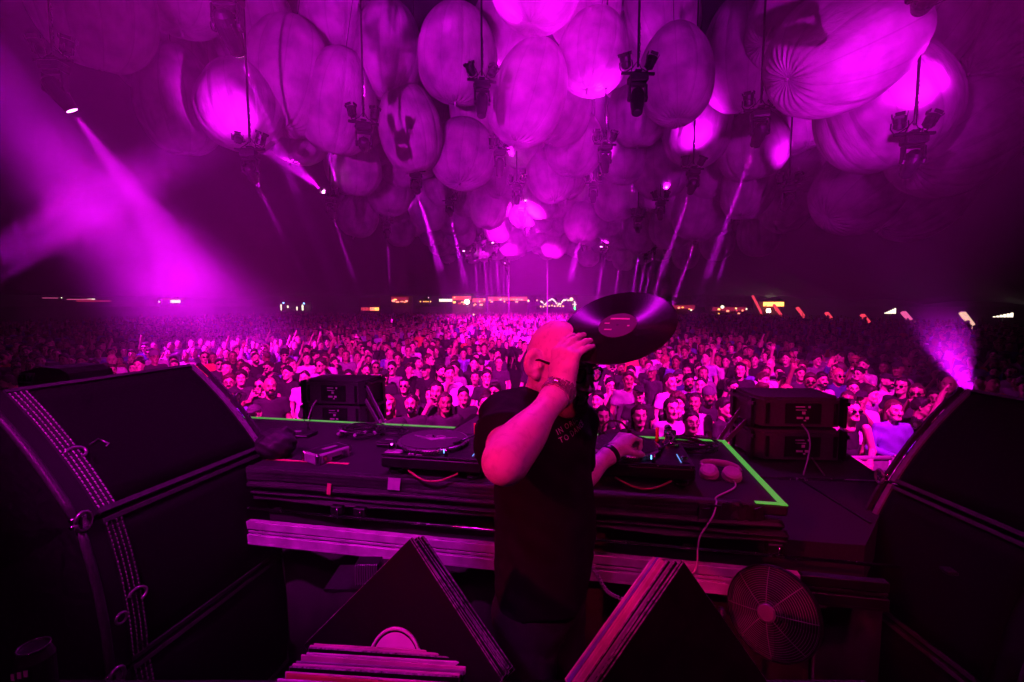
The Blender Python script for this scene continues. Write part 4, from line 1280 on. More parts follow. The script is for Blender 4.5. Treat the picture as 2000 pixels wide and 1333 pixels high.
# the nearest sleeve has a round hole showing a white label
t = thing('record_label', 'white round record label showing on the nearest black sleeve', 'record', c + nrm * .003)
t.rotation_euler = (R @ Matrix.Rotation(PI / 2, 3, 'X')).to_euler()
MB().lathe([(.05, -.0006), (.05, .0004), (.001, .0006)], 40).build('label_disc', mat('label_paper', (.72, .7, .7), .6, 0, .1, 20), t)
MB().lathe([(.0036, 0), (.0036, .0012), (.001, .0012)], 14).build('centre_hole', M['blackplastic'], t)
mb = MB(); mb.tube([(.0565 * math.cos(a), .0565 * math.sin(a), .0) for a in [2 * PI * i / 40 for i in range(41)]], .0035, 6); mb.build('hole_rim', mat('label_paper'), t)
mb = MB()
for k in range(3): mb.box((.018 + .004 * k, .02 - .004 * k, .001), (.008, .002, .001), Matrix.Rotation(.6, 3, 'Z'))
mb.build('label_print', M['blackplastic'], t)
pile((1345, 1352, .86), (.42, -.82, .38), (1332, 1114, .94), ['black', 'black', 'grey', 'black', 'grey', 'black', 'black', 'pinkish', 'cream', 'pinkish', 'black', 'violet', 'violet', 'white'], .0068, 'in the right pile')
# row of upright sleeves in the crate at the bottom edge
r = random.Random(9)
cols = ['cream', 'pinkish', 'black', 'white', 'pinkish', 'grey', 'cream', 'black', 'pinkish', 'red', 'white', 'black', 'red', 'pinkish', 'grey', 'cream', 'black', 'pinkish', 'red', 'white']
a0 = P(762, 1268, .885)
for k, cname in enumerate(cols):
    o = bpy.data.objects.new('record_sleeve', SL[cname]); link(o)
    th = r.uniform(.7, 1.25)
    o.scale = (1, th, 1)
    o.location = (a0.x - .003 * k + r.uniform(-.004, .004), a0.y - .0078 * k, a0.z - .1575 - .0008 * k + r.uniform(-.003, .003))
    o.rotation_euler = (-.04 + r.uniform(-.01, .01), .045 + r.uniform(-.008, .008), -.03 + r.uniform(-.012, .012))
    tag(o, f'{cname} record sleeve, {ordinal(k)} from the back in the upright row at the bottom edge', 'record sleeve', 'record sleeves behind the DJ')
# drink can at the bottom left corner
cp = P(66, 1262, 1.0)
t = thing('drink_can', 'dark drink can with small print at the bottom left corner', 'can', (cp.x, cp.y, ZR))
hh = cp.z - ZR
MB().lathe([(.028, 0), (.034, .006), (.034, hh - .025), (.026, hh - .006), (.027, hh), (.024, hh - .004), (.001, hh - .006)], 28).build('can_body', M['blackmetal'], t)
MB().tube([(.027 * math.cos(a), .027 * math.sin(a), hh) for a in [2 * PI * i / 24 for i in range(25)]], .0015, 6).build('rim', M['chrome'], t)
for k in range(3): MB().box((-.012 + .014 * k, -.0345, .16 + .004 * k), (.008, .002, .014)).build('print_mark', mat('can_print', (.5, .3, .4), .4), t)

# ------------------------------------------------------------------ floor fan
fc = P(1506, 1196, 1.52)
aim = (Vector((0.2, .9, 2.2)) - fc).normalized()
Rf = aim.to_track_quat('Z', 'Y').to_matrix()
t = thing('floor_fan', 'round wire floor fan standing right of the record piles', 'fan', fc)
def fx(mb, nm, m): 
    mb.v = [tuple(Rf @ Vector(v) * .60) for v in mb.v]; return mb.build(nm, m, t)
M['wire'] = mat('fan_wire', (.2, .2, .21), .35, .3)
mb = MB()
for k in range(17):
    rad = .048 + k * .0113
    zz = .075 * (1 - (rad / .24) ** 2)
    mb.tube([(rad * math.cos(a), rad * math.sin(a), zz) for a in [2 * PI * i / 40 for i in range(41)]], .0014, 4)
fx(mb, 'guard_rings', M['wire'])
for k in range(8):
    a = 2 * PI * k / 8 + .2
    fx(MB().tube([(q * math.cos(a), q * math.sin(a), .076 * (1 - (q / .24) ** 2)) for q in (.04, .1, .16, .2, .236)], .0022, 5), 'guard_spoke', M['wire'])
fx(MB().lathe([(.045, .065), (.045, .075), (.04, .08), (.001, .081)], 24), 'badge', M['wire'])
fx(MB().lathe([(.236, -.05), (.242, -.04), (.242, .0), (.236, .01), (.232, 0), (.232, -.045)], 36), 'outer_ring', M['blackmetal'])
for k in range(4):
    vs = []
    a0_ = k * PI / 2
    for i in range(6):
        rr_ = .05 + .034 * i
        for s in (-1, 1): vs.append(((rr_) * math.cos(a0_ + s * (.33 - .02 * i)), rr_ * math.sin(a0_ + s * (.33 - .02 * i)), -.02 + s * .016))
    fx(MB().add(vs, [(2 * i, 2 * i + 1, 2 * i + 3, 2 * i + 2) for i in range(5)], True), 'blade', M['blackplastic'])
fx(MB().lathe([(.05, -.05), (.055, .0), (.03, .02), (.001, .022)], 20), 'hub', M['blackplastic'])
zf = ZF - fc.z
MB().tube([(-.155, .02, 0), (-.16, 0, zf + .012), (-.16, -.16, zf + .012)], .011, 8).build('stand_leg', M['blackmetal'], t)
MB().tube([(.155, .02, 0), (.16, 0, zf + .012), (.16, -.16, zf + .012)], .011, 8).build('stand_leg', M['blackmetal'], t)
MB().tube([(-.16, -.12, zf + .012), (.16, -.12, zf + .012)], .011, 8).build('stand_bar', M['blackmetal'], t)
# vented power supply under the table, left of the DJ
vc = P(716, 1122, 1.72); t = thing('power_supply', 'small metal box with upright fins behind the left record pile', 'box', vc)
MB().box((0, .03, 0), (.09, .06, .075), bev=.003).build('housing', M['blackmetal'], t)
for k in range(10): MB().box((-.04 + .0088 * k, -.004, 0), (.0035, .012, .075)).build('fin', M['wire'], t)
sh = MB().box((vc.x, vc.y + .05, vc.z - .046), (.3, .16, .012)).build('riser_shelf', M['blackmetal'], None); tag(sh, 'narrow black shelf on the riser front behind the left pile', 'shelf')
# ------------------------------------------------------------------ DJ
M['skin'] = mat('skin', (0.60, 0.38, 0.29), 0.40, 0, 0.16, 70, 0.14, 420, attr='tint', sss=0.06)
def head_sdf(S=None):
    S = S or SDF()
    S.ell((0, .012, .02), (.077, .098, .096), k=.02)
    S.ell((0, -.036, -.04), (.059, .060, .085), k=.03)
    S.cone((-.014, -.078, -.106), (.014, -.078, -.106), .02, .02, k=.025)
    for s in (-1, 1):
        S.cone((s * .054, .004, -.062), (s * .022, -.070, -.106), .018, .018, k=.025)
        S.ell((s * .040, -.066, -.036), (.024, .024, .028), k=.02)
    S.cone((-.030, -.087, .020), (.030, -.087, .020), .011, .011, k=.018)
    for s in (-1, 1):
        S.cut_ell((s * .032, -.102, .0), (.019, .016, .012), k=.012)
        S.ell((s * .032, -.079, .0), (.0125, .0125, .0115), k=.004)
    S.cone((0, -.096, .004), (0, -.119, -.036), .008, .0125, k=.012)
    for s in (-1, 1): S.ell((s * .0125, -.106, -.041), (.0085, .011, .008), k=.008)
    S.ell((0, -.0955, -.0675), (.023, .010, .0055), k=.006)
    S.ell((0, -.094, -.078), (.021, .010, .0065), k=.006)
    for s in (-1, 1):
        S.ell((s * .081, .012, -.004), (.009, .021, .034), Matrix.Rotation(s * -.35, 3, 'Z'), k=.008)
        S.cut_ell((s * .0905, .006, .0), (.007, .011, .019), k=.006)
        S.ell((s * .079, .006, -.032), (.008, .010, .010), k=.006)
    return S
def face_tint(V, lips=True):
    x, y, z = V[:, 0], V[:, 1], V[:, 2]
    c = np.ones((len(V), 3))
    def put_(m, col, a=1.0): c[m] = c[m] * (1 - a) + np.array(col) * a
    front = y < -.055
    for s in (-1, 1):
        put_(front & (((x - s * .032) / .017) ** 2 + ((z - .001) / .0095) ** 2 < 1), (.30, .26, .26), .75)
        put_(front & (((x - s * .033) / .023) ** 2 + ((z - .024 + .15 * np.abs(x - s * .03)) / .0072) ** 2 < 1), (.16, .12, .11), .9)
    put_(front & ((x / .024) ** 2 + ((z + .0725) / .009) ** 2 < 1), (.92, .6, .6), .6)
    put_(front & ((x / .022) ** 2 + ((z + .0725) / .0018) ** 2 < 1), (.5, .3, .3), .6)
    for s in (-1, 1): put_((y < -.1) & (((x - s * .009) / .005) ** 2 + ((z + .046) / .004) ** 2 < 1), (.25, .15, .15), .8)
    return c
def frame_R(fwd, up=(0, 0, 1)):
    """local -y faces fwd, local z is up"""
    f = Vector(fwd).normalized(); u = Vector(up); u = (u - f * u.dot(f)).normalized()
    return Matrix((-f.cross(u) * -1 * -1, -f, u)).transposed() if False else Matrix((u.cross(f) * -1 * -1, -f, u)).transposed()
def hand(S, W, d, n, right, spread, curls, thumb, scale=1.0):
    """W wrist, d finger direction, n back-of-hand normal, curls per finger (MCP, PIP, DIP) degrees"""
    W, d, n = Vector(W), Vector(d).normalized(), Vector(n)
    n = (n - d * n.dot(d)).normalized()
    s = n.cross(d)                       # towards the thumb of a right hand
    if not right: s = -s
    offs = [.030, .010, -.011, -.030]; lens = [(.043, .026, .021), (.047, .030, .022), (.044, .028, .021), (.034, .021, .019)]; rad = [.0098, .0102, .0096, .0085]
    tips = []
    for i in range(4):
        k0 = W + d * .018 + s * offs[i] * .55
        K = W + d * (.092 - .004 * abs(i - 1)) * scale + s * offs[i] * scale + n * .004
        S.cone(k0, K, .0160, .0128, k=.011)
        p = K; ang = 0; sd = (d + s * spread[i]).normalized()
        for j in range(3):
            ang += math.radians(curls[i][j])
            q = p + (sd * math.cos(ang) - n * math.sin(ang)) * lens[i][j] * scale
            S.cone(p, q, rad[i] * (1.06 - .10 * j), rad[i] * (.98 - .10 * j), k=.006)
            p = q
        tips.append(p)
    S.cone(W - d * .02, W + d * .05, .026, .028, k=.02)
    p = W + d * .02 + s * .022 - n * .006
    S.cone(W + d * .012 + s * .008, p + (s * .3 + d * .6).normalized() * .02, .018, .017, k=.018)
    dirs, ls = thumb, (.042, .032, .026)
    for j in range(3):
        q = p + (s * dirs[j][0] + d * dirs[j][1] - n * dirs[j][2]).normalized() * ls[j]
        S.cone(p, q, (.015, .0115, .0108)[j], (.0118, .0108, .009)[j], k=.010)
        p = q
    return tips, p

dj_lab = 'bald DJ in a black t-shirt raising a record beside his face'
BF = Vector((.80, -.60, 0)).normalized(); BL = Vector((.60, .80, 0))
HC = P(1094, 709, 1.30)
HF = Vector((.66, -.75, -.20)).normalized()
HUP = Vector((-.02, .03, 1)) + BF * .18
# head in its own frame
_hs = head_sdf()
for s in (-1, 1):
    _hs.ell((s * .090, .018, .0), (.012, .025, .041), Matrix.Rotation(s * -.6, 3, 'Z'), k=.005).cut_ell((s * .102, .004, .004), (.017, .013, .024), k=.004).cone((s * .089, .022, .024), (s * .087, .026, -.012), .0035, .0035, k=.004).ell((s * .083, -.006, -.004), (.007, .006, .009), k=.004).ell((s * .084, .006, -.036), (.009, .010, .011), k=.006)
HV, HQ = _hs.cone((0, .024, -.05), (0, .045, -.17), .060, .064, k=.03).mesh(.0029)
HT = face_tint(HV)
stub = (HV[:, 1] < .03) & (HV[:, 2] < -.035) & (HV[:, 2] > -.14)
HT[stub] *= np.array((.80, .76, .76))
f_ = HF; u_ = (HUP - f_ * HUP.dot(f_)).normalized(); x_ = (-f_).cross(u_)          # local x = y × z with y = -f
HR = np.array(Matrix((x_, -f_, u_)).transposed())
hs = 1.02
HVw = HV * hs @ HR.T + np.array(HC)
# arms
RS, RE, RW = P(992, 822, 1.23), P(987, 902, .955), P(1092, 764, 1.125)
LS, LE, LW = P(1122, 830, 1.50), P(1118, 948, 1.60), P(1196, 884, 1.72)
def arm(S, a, b, c):
    a, b, c = Vector(a), Vector(b), Vector(c)
    S.cone(a, b, .056, .044, k=.03)
    S.cone(b, c, .042, .029, k=.03)
    e = (c - b)
    S.ell(b + e * .28, (.0425, .0425, .075), np.array(e.to_track_quat('Z', 'Y').to_matrix()), k=.03)
    S.cone(c - e * .12, c + e * .06, .031, .029, k=.02)
SR = SDF(); arm(SR, RS, RE, RW)
rd = Vector((.16, .10, 1)).normalized(); rn = Vector((-.66, -.72, .10))
KN = RW + (RW - RE).normalized() * .012
tipsR, thR = hand(SR, KN, rd, rn, True, [.10, .03, -.05, -.16], [(46, 14, 8), (50, 12, 8), (54, 12, 8), (54, 14, 8)], [(.5, .6, .5), (.2, .6, .9), (-.1, .5, 1.0)])
RVw, RQ = SR.mesh(.0036)
SLh = SDF(); arm(SLh, LS, LE, LW)
ld = Vector((.66, .50, .42)).normalized(); ln = Vector((-.45, -.35, .85))
LK = LW + (LW - LE).normalized() * .010
tipsL, thL = hand(SLh, LK, ld, ln, False, [.06, .0, -.05, -.12], [(48, 58, 30), (56, 60, 30), (60, 62, 30), (62, 60, 30)], [(.7, .5, .4), (.3, .7, .7), (-.2, .7, .7)], .98)
LVw, LQ = SLh.mesh(.004)
RVw, LVw = relax(RVw, RQ, 1, .4), relax(LVw, LQ, 1, .4)
V, Q = join_np([(HVw, HQ), (RVw, RQ), (LVw, LQ)])
tint = np.ones((len(V), 3)); tint[:len(HT)] = HT
dj = bpy.data.objects.new('person', np_mesh('person', V, Q, M['skin'], colors=tint)); link(dj)
tag(dj, dj_lab, 'person')
# t-shirt
TC = P(1060, 1000, 1.385)
def tc(lat, dep, z): return (TC.x + BL.x * lat + BF.x * dep, TC.y + BL.y * lat + BF.y * dep, z)
RB = np.array(Matrix((BL, -BF, Vector((0, 0, 1)))).transposed())
S = SDF()
S.ell(tc(0, .0, 2.46), (.185, .128, .21), RB, k=.04)
S.ell(tc(0, .012, 2.24), (.172, .140, .26), RB, k=.06)
S.ell(tc(0, .0, 2.06), (.172, .130, .22), RB, k=.06)
S.cone(RS + Vector((0, 0, .012)), LS + Vector((0, 0, .012)), .066, .066, k=.06)
nb = HC + Vector(HR @ np.array((0, .04, -.15)))
S.cone(nb + Vector((0, 0, -.03)), tc(0, 0, 2.50), .085, .12, k=.05)
re = RS.lerp(RE, .66); le = LS.lerp(LE, .62)
S.cone(RS, re, .072, .080, k=.04); S.cone(LS, le, .070, .076, k=.04)
nR, nL = (RE - RS).normalized(), (LE - LS).normalized()
S.cut_ell(nb + Vector((0, 0, .05)) + BF * .02, (.073, .085, .075), RB, k=.01)
def shirt_clip(X, Y, Z):
    c = 2.015 + .012 * np.sin(X * 22) - Z
    for E, N, A in ((re, nR, RS), (le, nL, LS)):
        pl = (X - E.x) * N.x + (Y - E.y) * N.y + (Z - E.z) * N.z
        near = np.sqrt((X - E.x) ** 2 + (Y - E.y) ** 2 + (Z - E.z) ** 2) < .13
        c = np.maximum(c, np.where(near, pl, -1))
    return c
def wrinkles(X, Y, Z):
    t_ = X * BL.x + Y * BL.y
    w = .0045 * np.sin(t_ * 34 + Z * 9 + 1.2 * np.sin(Z * 11)) * np.clip((2.5 - Z) * 3, 0, 1)
    w = w + .0035 * np.sin(Z * 46 + t_ * 30 + 2 * np.sin(t_ * 14)) * np.clip((Z - 2.3) * 3, 0, 1)
    return w + .0022 * np.sin(Z * 70 + X * 55) * np.sin(Y * 48 + Z * 20)
TV, TQ = S.mesh(.0066, clip=shirt_clip, disp=wrinkles)
TV = relax(TV, TQ, 1, .4)
M['tee'] = mat('tshirt_cotton', (0.010, 0.010, 0.017), 0.9, 0, 0.2, 30, 0.15, 900, spec=0.2)
shirt = bpy.data.objects.new('t_shirt', np_mesh('t_shirt', TV, TQ, M['tee'])); link(shirt, dj)
# trousers and shoes
S = SDF()
S.ell(tc(0, -.01, 2.0), (.165, .125, .13), RB, k=.04)
for s in (-1, 1):
    hp, kn, an = tc(s * .085, 0, 1.96), tc(s * .10, .03, 1.56), tc(s * .11, -.01, 1.18)
    S.cone(hp, kn, .092, .068, k=.04); S.cone(kn, an, .066, .058, k=.04)
PV, PQ = S.mesh(.012, disp=lambda X, Y, Z: .004 * np.sin(Z * 60 + X * 30) * np.sin(Y * 40))
tr = bpy.data.objects.new('trousers', np_mesh('trousers', PV, PQ, mat('trouser_denim', (.012, .012, .018), .85, 0, .2, 40))); link(tr, dj)
for s in (-1, 1):
    S = SDF(); S.cone(tc(s * .11, -.04, ZF + .045), tc(s * .12, .15, ZF + .035), .045, .036, k=.02)
    V_, Q_ = S.mesh(.012, clip=lambda X, Y, Z: (ZF + .002) - Z)
    sh = bpy.data.objects.new('shoe', np_mesh('shoe', V_, Q_, M['blackplastic'])); link(sh, dj)
# goatee
S = head_sdf(); 
gV, gQ = S.mesh(.004, infl=.005, clip=lambda X, Y, Z: np.maximum(np.maximum(Z + .060, -.13 - Z), np.maximum(Y + .058, np.where((np.abs(X) < .018) & (Z > -.088), .01, -1))))
go = bpy.data.objects.new('goatee', np_mesh('goatee', gV * hs @ HR.T + np.array(HC), gQ, mat('grey_beard', (.16, .13, .12), .9, 0, .4, 200, .4, 700))); link(go, dj)
# glasses
def Hw(x, y, z): return HC + Vector(HR @ (np.array((x, y, z)) * hs))
M['frame'] = mat('glasses_frame', (.015, .015, .015), .3)
g = MB()
for s in (-1, 1):
    ring = [Hw(s * .034 + .024 * math.cos(a), -.108 + .006 * abs(math.cos(a)), -.002 + .019 * math.sin(a)) for a in [2 * PI * i / 20 for i in range(21)]]
    g.tube(ring, .0028, 6)
    g.tube([Hw(s * .058, -.103, .006), Hw(s * .076, -.05, .010), Hw(s * .086, .0, .012), Hw(s * .086, .022, .004)], [.0045, .0042, .0034, .003], 6)
g.tube([Hw(-.012, -.112, .004), Hw(0, -.116, .007), Hw(.012, -.112, .004)], .0024, 6)
gl = g.build('glasses', M['frame'], dj)
lm = bpy.data.materials.new('clear_lens'); lm.use_nodes = True
_b = lm.node_tree.nodes['Principled BSDF']; _b.inputs['Transmission Weight'].default_value = 1.0; _b.inputs['Roughness'].default_value = .02; _b.inputs['IOR'].default_value = 1.1
for s in (-1, 1):
    ring = [Hw(s * .034 + .022 * math.cos(a), -.1085 + .006 * abs(math.cos(a)), -.002 + .017 * math.sin(a)) for a in [2 * PI * i / 20 for i in range(20)]]
    mesh_obj('lens', ring, [tuple(range(20))], lm, gl)
# watch band, bracelet, ring
def band(name, label, c, d, r, w, m, th, links=0):
    c, d = Vector(c), Vector(d).normalized()
    R = d.to_track_quat('Z', 'Y').to_matrix()
    mb = MB(); n = links or 40
    if links:
        for k in range(n):
            for q in range(3):
                a = 2 * PI * (k + .5 * (q % 2)) / n
                Rk = R @ Matrix.Rotation(a, 3, 'Z')
                mb.box(c + R @ Vector((r * math.cos(a), r * math.sin(a), w * (q - 1) / 3)), (th, 2 * PI * r / n * .93, w / 3 * .9), Rk, bev=.0012)
    else:
        mb.lathe([(r, -w / 2), (r + th, -w / 2 + .002), (r + th, w / 2 - .002), (r, w / 2)], 40, c, R)
    o = mb.build(name, m, None)
    return tag(o, label, name.replace('_', ' '))
band('watch_bracelet', 'wide shiny steel watch bracelet on the raised wrist', RW + (RW - RE).normalized() * -.004, RW - RE, .0375, .040, mat('steel_links', (.85, .84, .88), .22, .7), .006, 16)
band('wrist_band', 'dark rubber band on the wrist over the right turntable', LW + (LW - LE).normalized() * -.012, LW - LE, .034, .022, mat('navy_rubber', (.01, .012, .03), .35), .005)
band('finger_ring', 'silver ring on the raised hand', Vector(RW), (0, 0, 1), .001, .001, M['chrome'], .0005)
ro = bpy.data.objects['finger_ring']
bpy.data.objects.remove(ro)
nR_ = (Vector(rn) - rd * Vector(rn).dot(rd)).normalized(); sR_ = rd.cross(nR_)
Kr = KN + rd * .09 + sR_ * -.011 + nR_ * .004
a_ = math.radians(54); fd = rd * math.cos(a_) - nR_ * math.sin(a_)
band('finger_ring', 'silver ring on a finger of the raised hand', Kr + fd * .016, fd, .0104, .006, M['chrome'], .002)

# lettering printed on the chest
bvh = BVHTree.FromPolygons([tuple(v) for v in TV], [tuple(q) for q in TQ])
def ray_px(u, v):
    d = (P(u, v, 1) - CAM).normalized()
    return bvh.ray_cast(CAM, d)[0]
M['print'] = mat('shirt_print', (.85, .82, .85), .6)
def chest_text(body, u, v, size, tilt):
    o0 = ray_px(u, v)
    cu = bpy.data.curves.new('lettering', 'FONT'); cu.body = body; cu.size = size; cu.space_character = 1.25; cu.resolution_u = 2
    tmp = bpy.data.objects.new('lettering', cu); COL.objects.link(tmp)
    dg = bpy.context.evaluated_depsgraph_get()
    me = bpy.data.meshes.new_from_object(tmp.evaluated_get(dg))
    bpy.data.objects.remove(tmp)
    bm = bmesh.new(); bm.from_mesh(me)
    bmesh.ops.triangulate(bm, faces=bm.faces)
    bmesh.ops.subdivide_edges(bm, edges=[e for e in bm.edges if e.calc_length() > size * .3], cuts=1)
    ct, st_ = math.cos(tilt), math.sin(tilt)
    for w in bm.verts:
        x, y = w.co.x * ct - w.co.y * st_, w.co.x * st_ + w.co.y * ct
        p = o0 + BL * x + Vector((0, 0, y)) + BF * .12
        h = bvh.ray_cast(p, -BF)
        w.co = (h[0] + BF * .0018) if h[0] else (o0 + BL * x + Vector((0, 0, y)))
    bm.to_mesh(me); bm.free()
    me.materials.clear(); me.materials.append(M['print'])
    o = bpy.data.objects.new('lettering', me); link(o, shirt)
    return o
chest_text('IN ORDER', 1088, 850, .021, .22)
chest_text('TO DANCE', 1093, 866, .021, .22)

# ------------------------------------------------------------------ record in the raised hand
rcen = P(1206, 636, 1.20)
rnrm = Vector((-.32, -.51, .80)).normalized()
t = thing('vinyl_record', 'black vinyl record held up in the raised hand', 'record', rcen, rnrm.to_track_quat('Z', 'Y').to_euler())
def vinyl_grooves():
    m = bpy.data.materials.new('vinyl_grooves'); m.use_nodes = True
    nt = m.node_tree; b = nt.nodes['Principled BSDF']
    b.inputs['Base Color'].default_value = (.010, .010, .011, 1); b.inputs['Roughness'].default_value = .26
    b.inputs['Anisotropic'].default_value = .92
    tn = nt.nodes.new('ShaderNodeTangent'); tn.direction_type = 'RADIAL'; tn.axis = 'Z'
    nt.links.new(tn.outputs['Tangent'], b.inputs['Tangent'])
    b.inputs['Specular IOR Level'].default_value = .9
    return m
M['grooves'] = vinyl_grooves()
rec = MB().lathe([(.001, -.0012), (.148, -.0012), (.151, 0), (.148, .0012), (.052, .0012), (.051, .0008), (.001, .0008)], 96).build('disc', M['grooves'], t)
for p in rec.data.polygons: p.use_smooth = False
lb = MB().lathe([(.05, .0009), (.0498, .0016), (.001, .0016)], 48).build('label', mat('label_dark', (.10, .08, .11), .6, 0, .15, 60), t)
mb = MB()
for (x, y, w, h) in ((.0, .026, .052, .006), (-.03, .006, .014, .004), (.03, -.002, .006, .005), (-.02, -.02, .02, .005)): mb.box((x, y, .0018), (w, h, .0006), Matrix.Rotation(.0, 3, 'Z'))
mb.build('label_print', M['print'], lb)
MB().lathe([(.0036, .0016), (.0036, .0022), (.001, .0022)], 12).build('spindle_hole', M['blackplastic'], lb)
# ------------------------------------------------------------------ crowd: body, clothing and hair meshes shared by the individuals
M['cskin'] = mat('crowd_skin', (0.6, 0.4, 0.3), 0.5, objcolor=True, attr='tint')
M['ccloth'] = mat('crowd_cloth', (0.1, 0.1, 0.1), 0.85, 0, 0.18, 9, objcolor=True)
M['chair'] = mat('crowd_hair', (0.02, 0.015, 0.01), 0.55, 0, 0.3, 60, 0.4, 220, objcolor=True)
M['shade'] = mat('sunglass_plastic', (.008, .008, .01), .12)
HZ = 1.63
hV, hQ = head_sdf().cone((0, .022, -.05), (0, .035, -.24), .054, .060, k=.03).mesh(.0076)
hT = face_tint(hV)
hV = hV + np.array((0, 0, HZ))
ARMS = {   # elbow, wrist for the person's right (-x) and left (+x) arm
    'down': ((-.235, .03, 1.12), (-.215, -.07, .90), (.235, .03, 1.12), (.215, -.07, .90)),
    'one_up': ((-.31, -.08, 1.55), (-.25, -.16, 1.82), (.235, .03, 1.12), (.20, -.09, .92)),
    'both_up': ((-.31, -.06, 1.58), (-.22, -.12, 1.85), (.31, -.06, 1.58), (.22, -.12, 1.85)),
    'drink': ((-.25, -.02, 1.13), (-.09, -.25, 1.26), (.235, .03, 1.12), (.215, -.07, .90)),
    'phone': ((-.23, -.14, 1.18), (-.06, -.32, 1.50), (.23, -.14, 1.18), (.06, -.32, 1.50)),
    'front': ((-.25, .0, 1.12), (-.09, -.24, 1.08), (.25, .0, 1.12), (.09, -.24, 1.06)),
    'face': ((-.22, -.15, 1.20), (-.07, -.17, 1.47), (.235, .03, 1.12), (.19, -.12, .95)),
    'wide': ((-.33, -.04, 1.22), (-.38, -.24, 1.34), (.33, -.04, 1.22), (.38, -.24, 1.34)),
}
def person_parts(pose):
    rE, rW, lE, lW = [Vector(p) for p in ARMS[pose]]
    out = []
    body = SDF()
    for s, E, W in ((-1, rE, rW), (1, lE, lW)):
        A = Vector((s * .175, .012, 1.405))
        body.cone(A, E, .046, .038, k=.02); body.cone(E, W, .039, .028, k=.02)
        e = (W - E).normalized()
        nrm = Vector((0, -.2, 1)) if abs(e.z) < .6 else Vector((s * .4, .9, 0))
        cu = {'down': 18, 'one_up': 10, 'both_up': 8, 'drink': 45, 'phone': 38, 'front': 30, 'face': 35, 'wide': 12}[pose]
        if pose in ('one_up', 'both_up') and (pose == 'both_up' or s < 0): nrm = Vector((0, 1, .1))
        n0 = len(body.pr)
        hand(body, W, e, nrm, s < 0, [.16, .05, -.06, -.18], [(cu, cu, cu * .6)] * 4, [(.8, .6, .2), (.5, .8, .3), (.3, .9, .3)])
    bV, bQ = body.mesh(.0105)
    V, Q = join_np([(hV, hQ), (bV, bQ)])
    T = np.ones((len(V), 3)); T[:len(hT)] = hT
    me = np_mesh('person', V, Q, M['cskin'], colors=T)
    def torso(S, wide=1.0):
        S.ell((0, .012, 1.25), (.172 * wide, .112, .22), k=.04)
        S.ell((0, .0, 1.02), (.158 * wide, .112, .24), k=.05)
        S.cone((-.15, .012, 1.395), (.15, .012, 1.395), .058, .058, k=.05)
        S.cone((0, .02, 1.40), (0, .028, 1.47), .085, .062, k=.03)
        return S
    sh = {}
    wr = lambda X, Y, Z: .005 * np.sin(Z * 38 + X * 25 + 2 * np.sin(X * 13)) * np.sin(Y * 30 + X * 18)
    for kind, fr in (('tee', .62), ('long', 1.75)):
        S = torso(SDF(), 1.02)
        stops = []
        for s, E, W in ((-1, rE, rW), (1, lE, lW)):
            A = Vector((s * .172, .012, 1.40))
            if fr <= 1:
                e = A.lerp(E, fr); S.cone(A, e, .056, .060, k=.03); stops.append((e, (E - A).normalized(), .10))
            else:
                S.cone(A, E, .056, .050, k=.03); w = E.lerp(W, .92); S.cone(E, w, .050, .040, k=.03); stops.append((w, (W - E).normalized(), .07))
        S.cut_ell((0, -.02, 1.50), (.075 if kind == 'tee' else .062, .09, .07), k=.008)
        def cl(X, Y, Z, stops=stops):
            c = .86 - Z
            for e, n, rr in stops:
                pl = (X - e.x) * n.x + (Y - e.y) * n.y + (Z - e.z) * n.z
                near = (X - e.x) ** 2 + (Y - e.y) ** 2 + (Z - e.z) ** 2 < rr * rr
                c = np.maximum(c, np.where(near, pl, -1))
            return c
        V_, Q_ = S.mesh(.0155, clip=cl, disp=wr)
        sh[kind] = np_mesh('shirt', relax(V_, Q_, 1, .3), Q_, M['ccloth'])
    return me, sh
PP = {p: person_parts(p) for p in ARMS}
S = SDF(); S.ell((0, .005, .90), (.165, .115, .14), k=.04)
for s in (-1, 1): S.cone((s * .085, 0, .86), (s * .10, -.01, .48), .088, .062, k=.03); S.cone((s * .10, -.01, .48), (s * .11, .02, .07), .060, .048, k=.03); S.cone((s * .11, .03, .05), (s * .12, -.12, .035), .042, .034, k=.02)
V_, Q_ = S.mesh(.024, clip=lambda X, Y, Z: .004 - Z)
TROU = np_mesh('trousers', V_, Q_, M['ccloth'])
def hairline(X, Y): return .083 - (Y + .09) * .70 + np.clip(np.abs(X) - .042, 0, 1) * -1.1 + .007 * np.sin(X * 85 + 1.0)
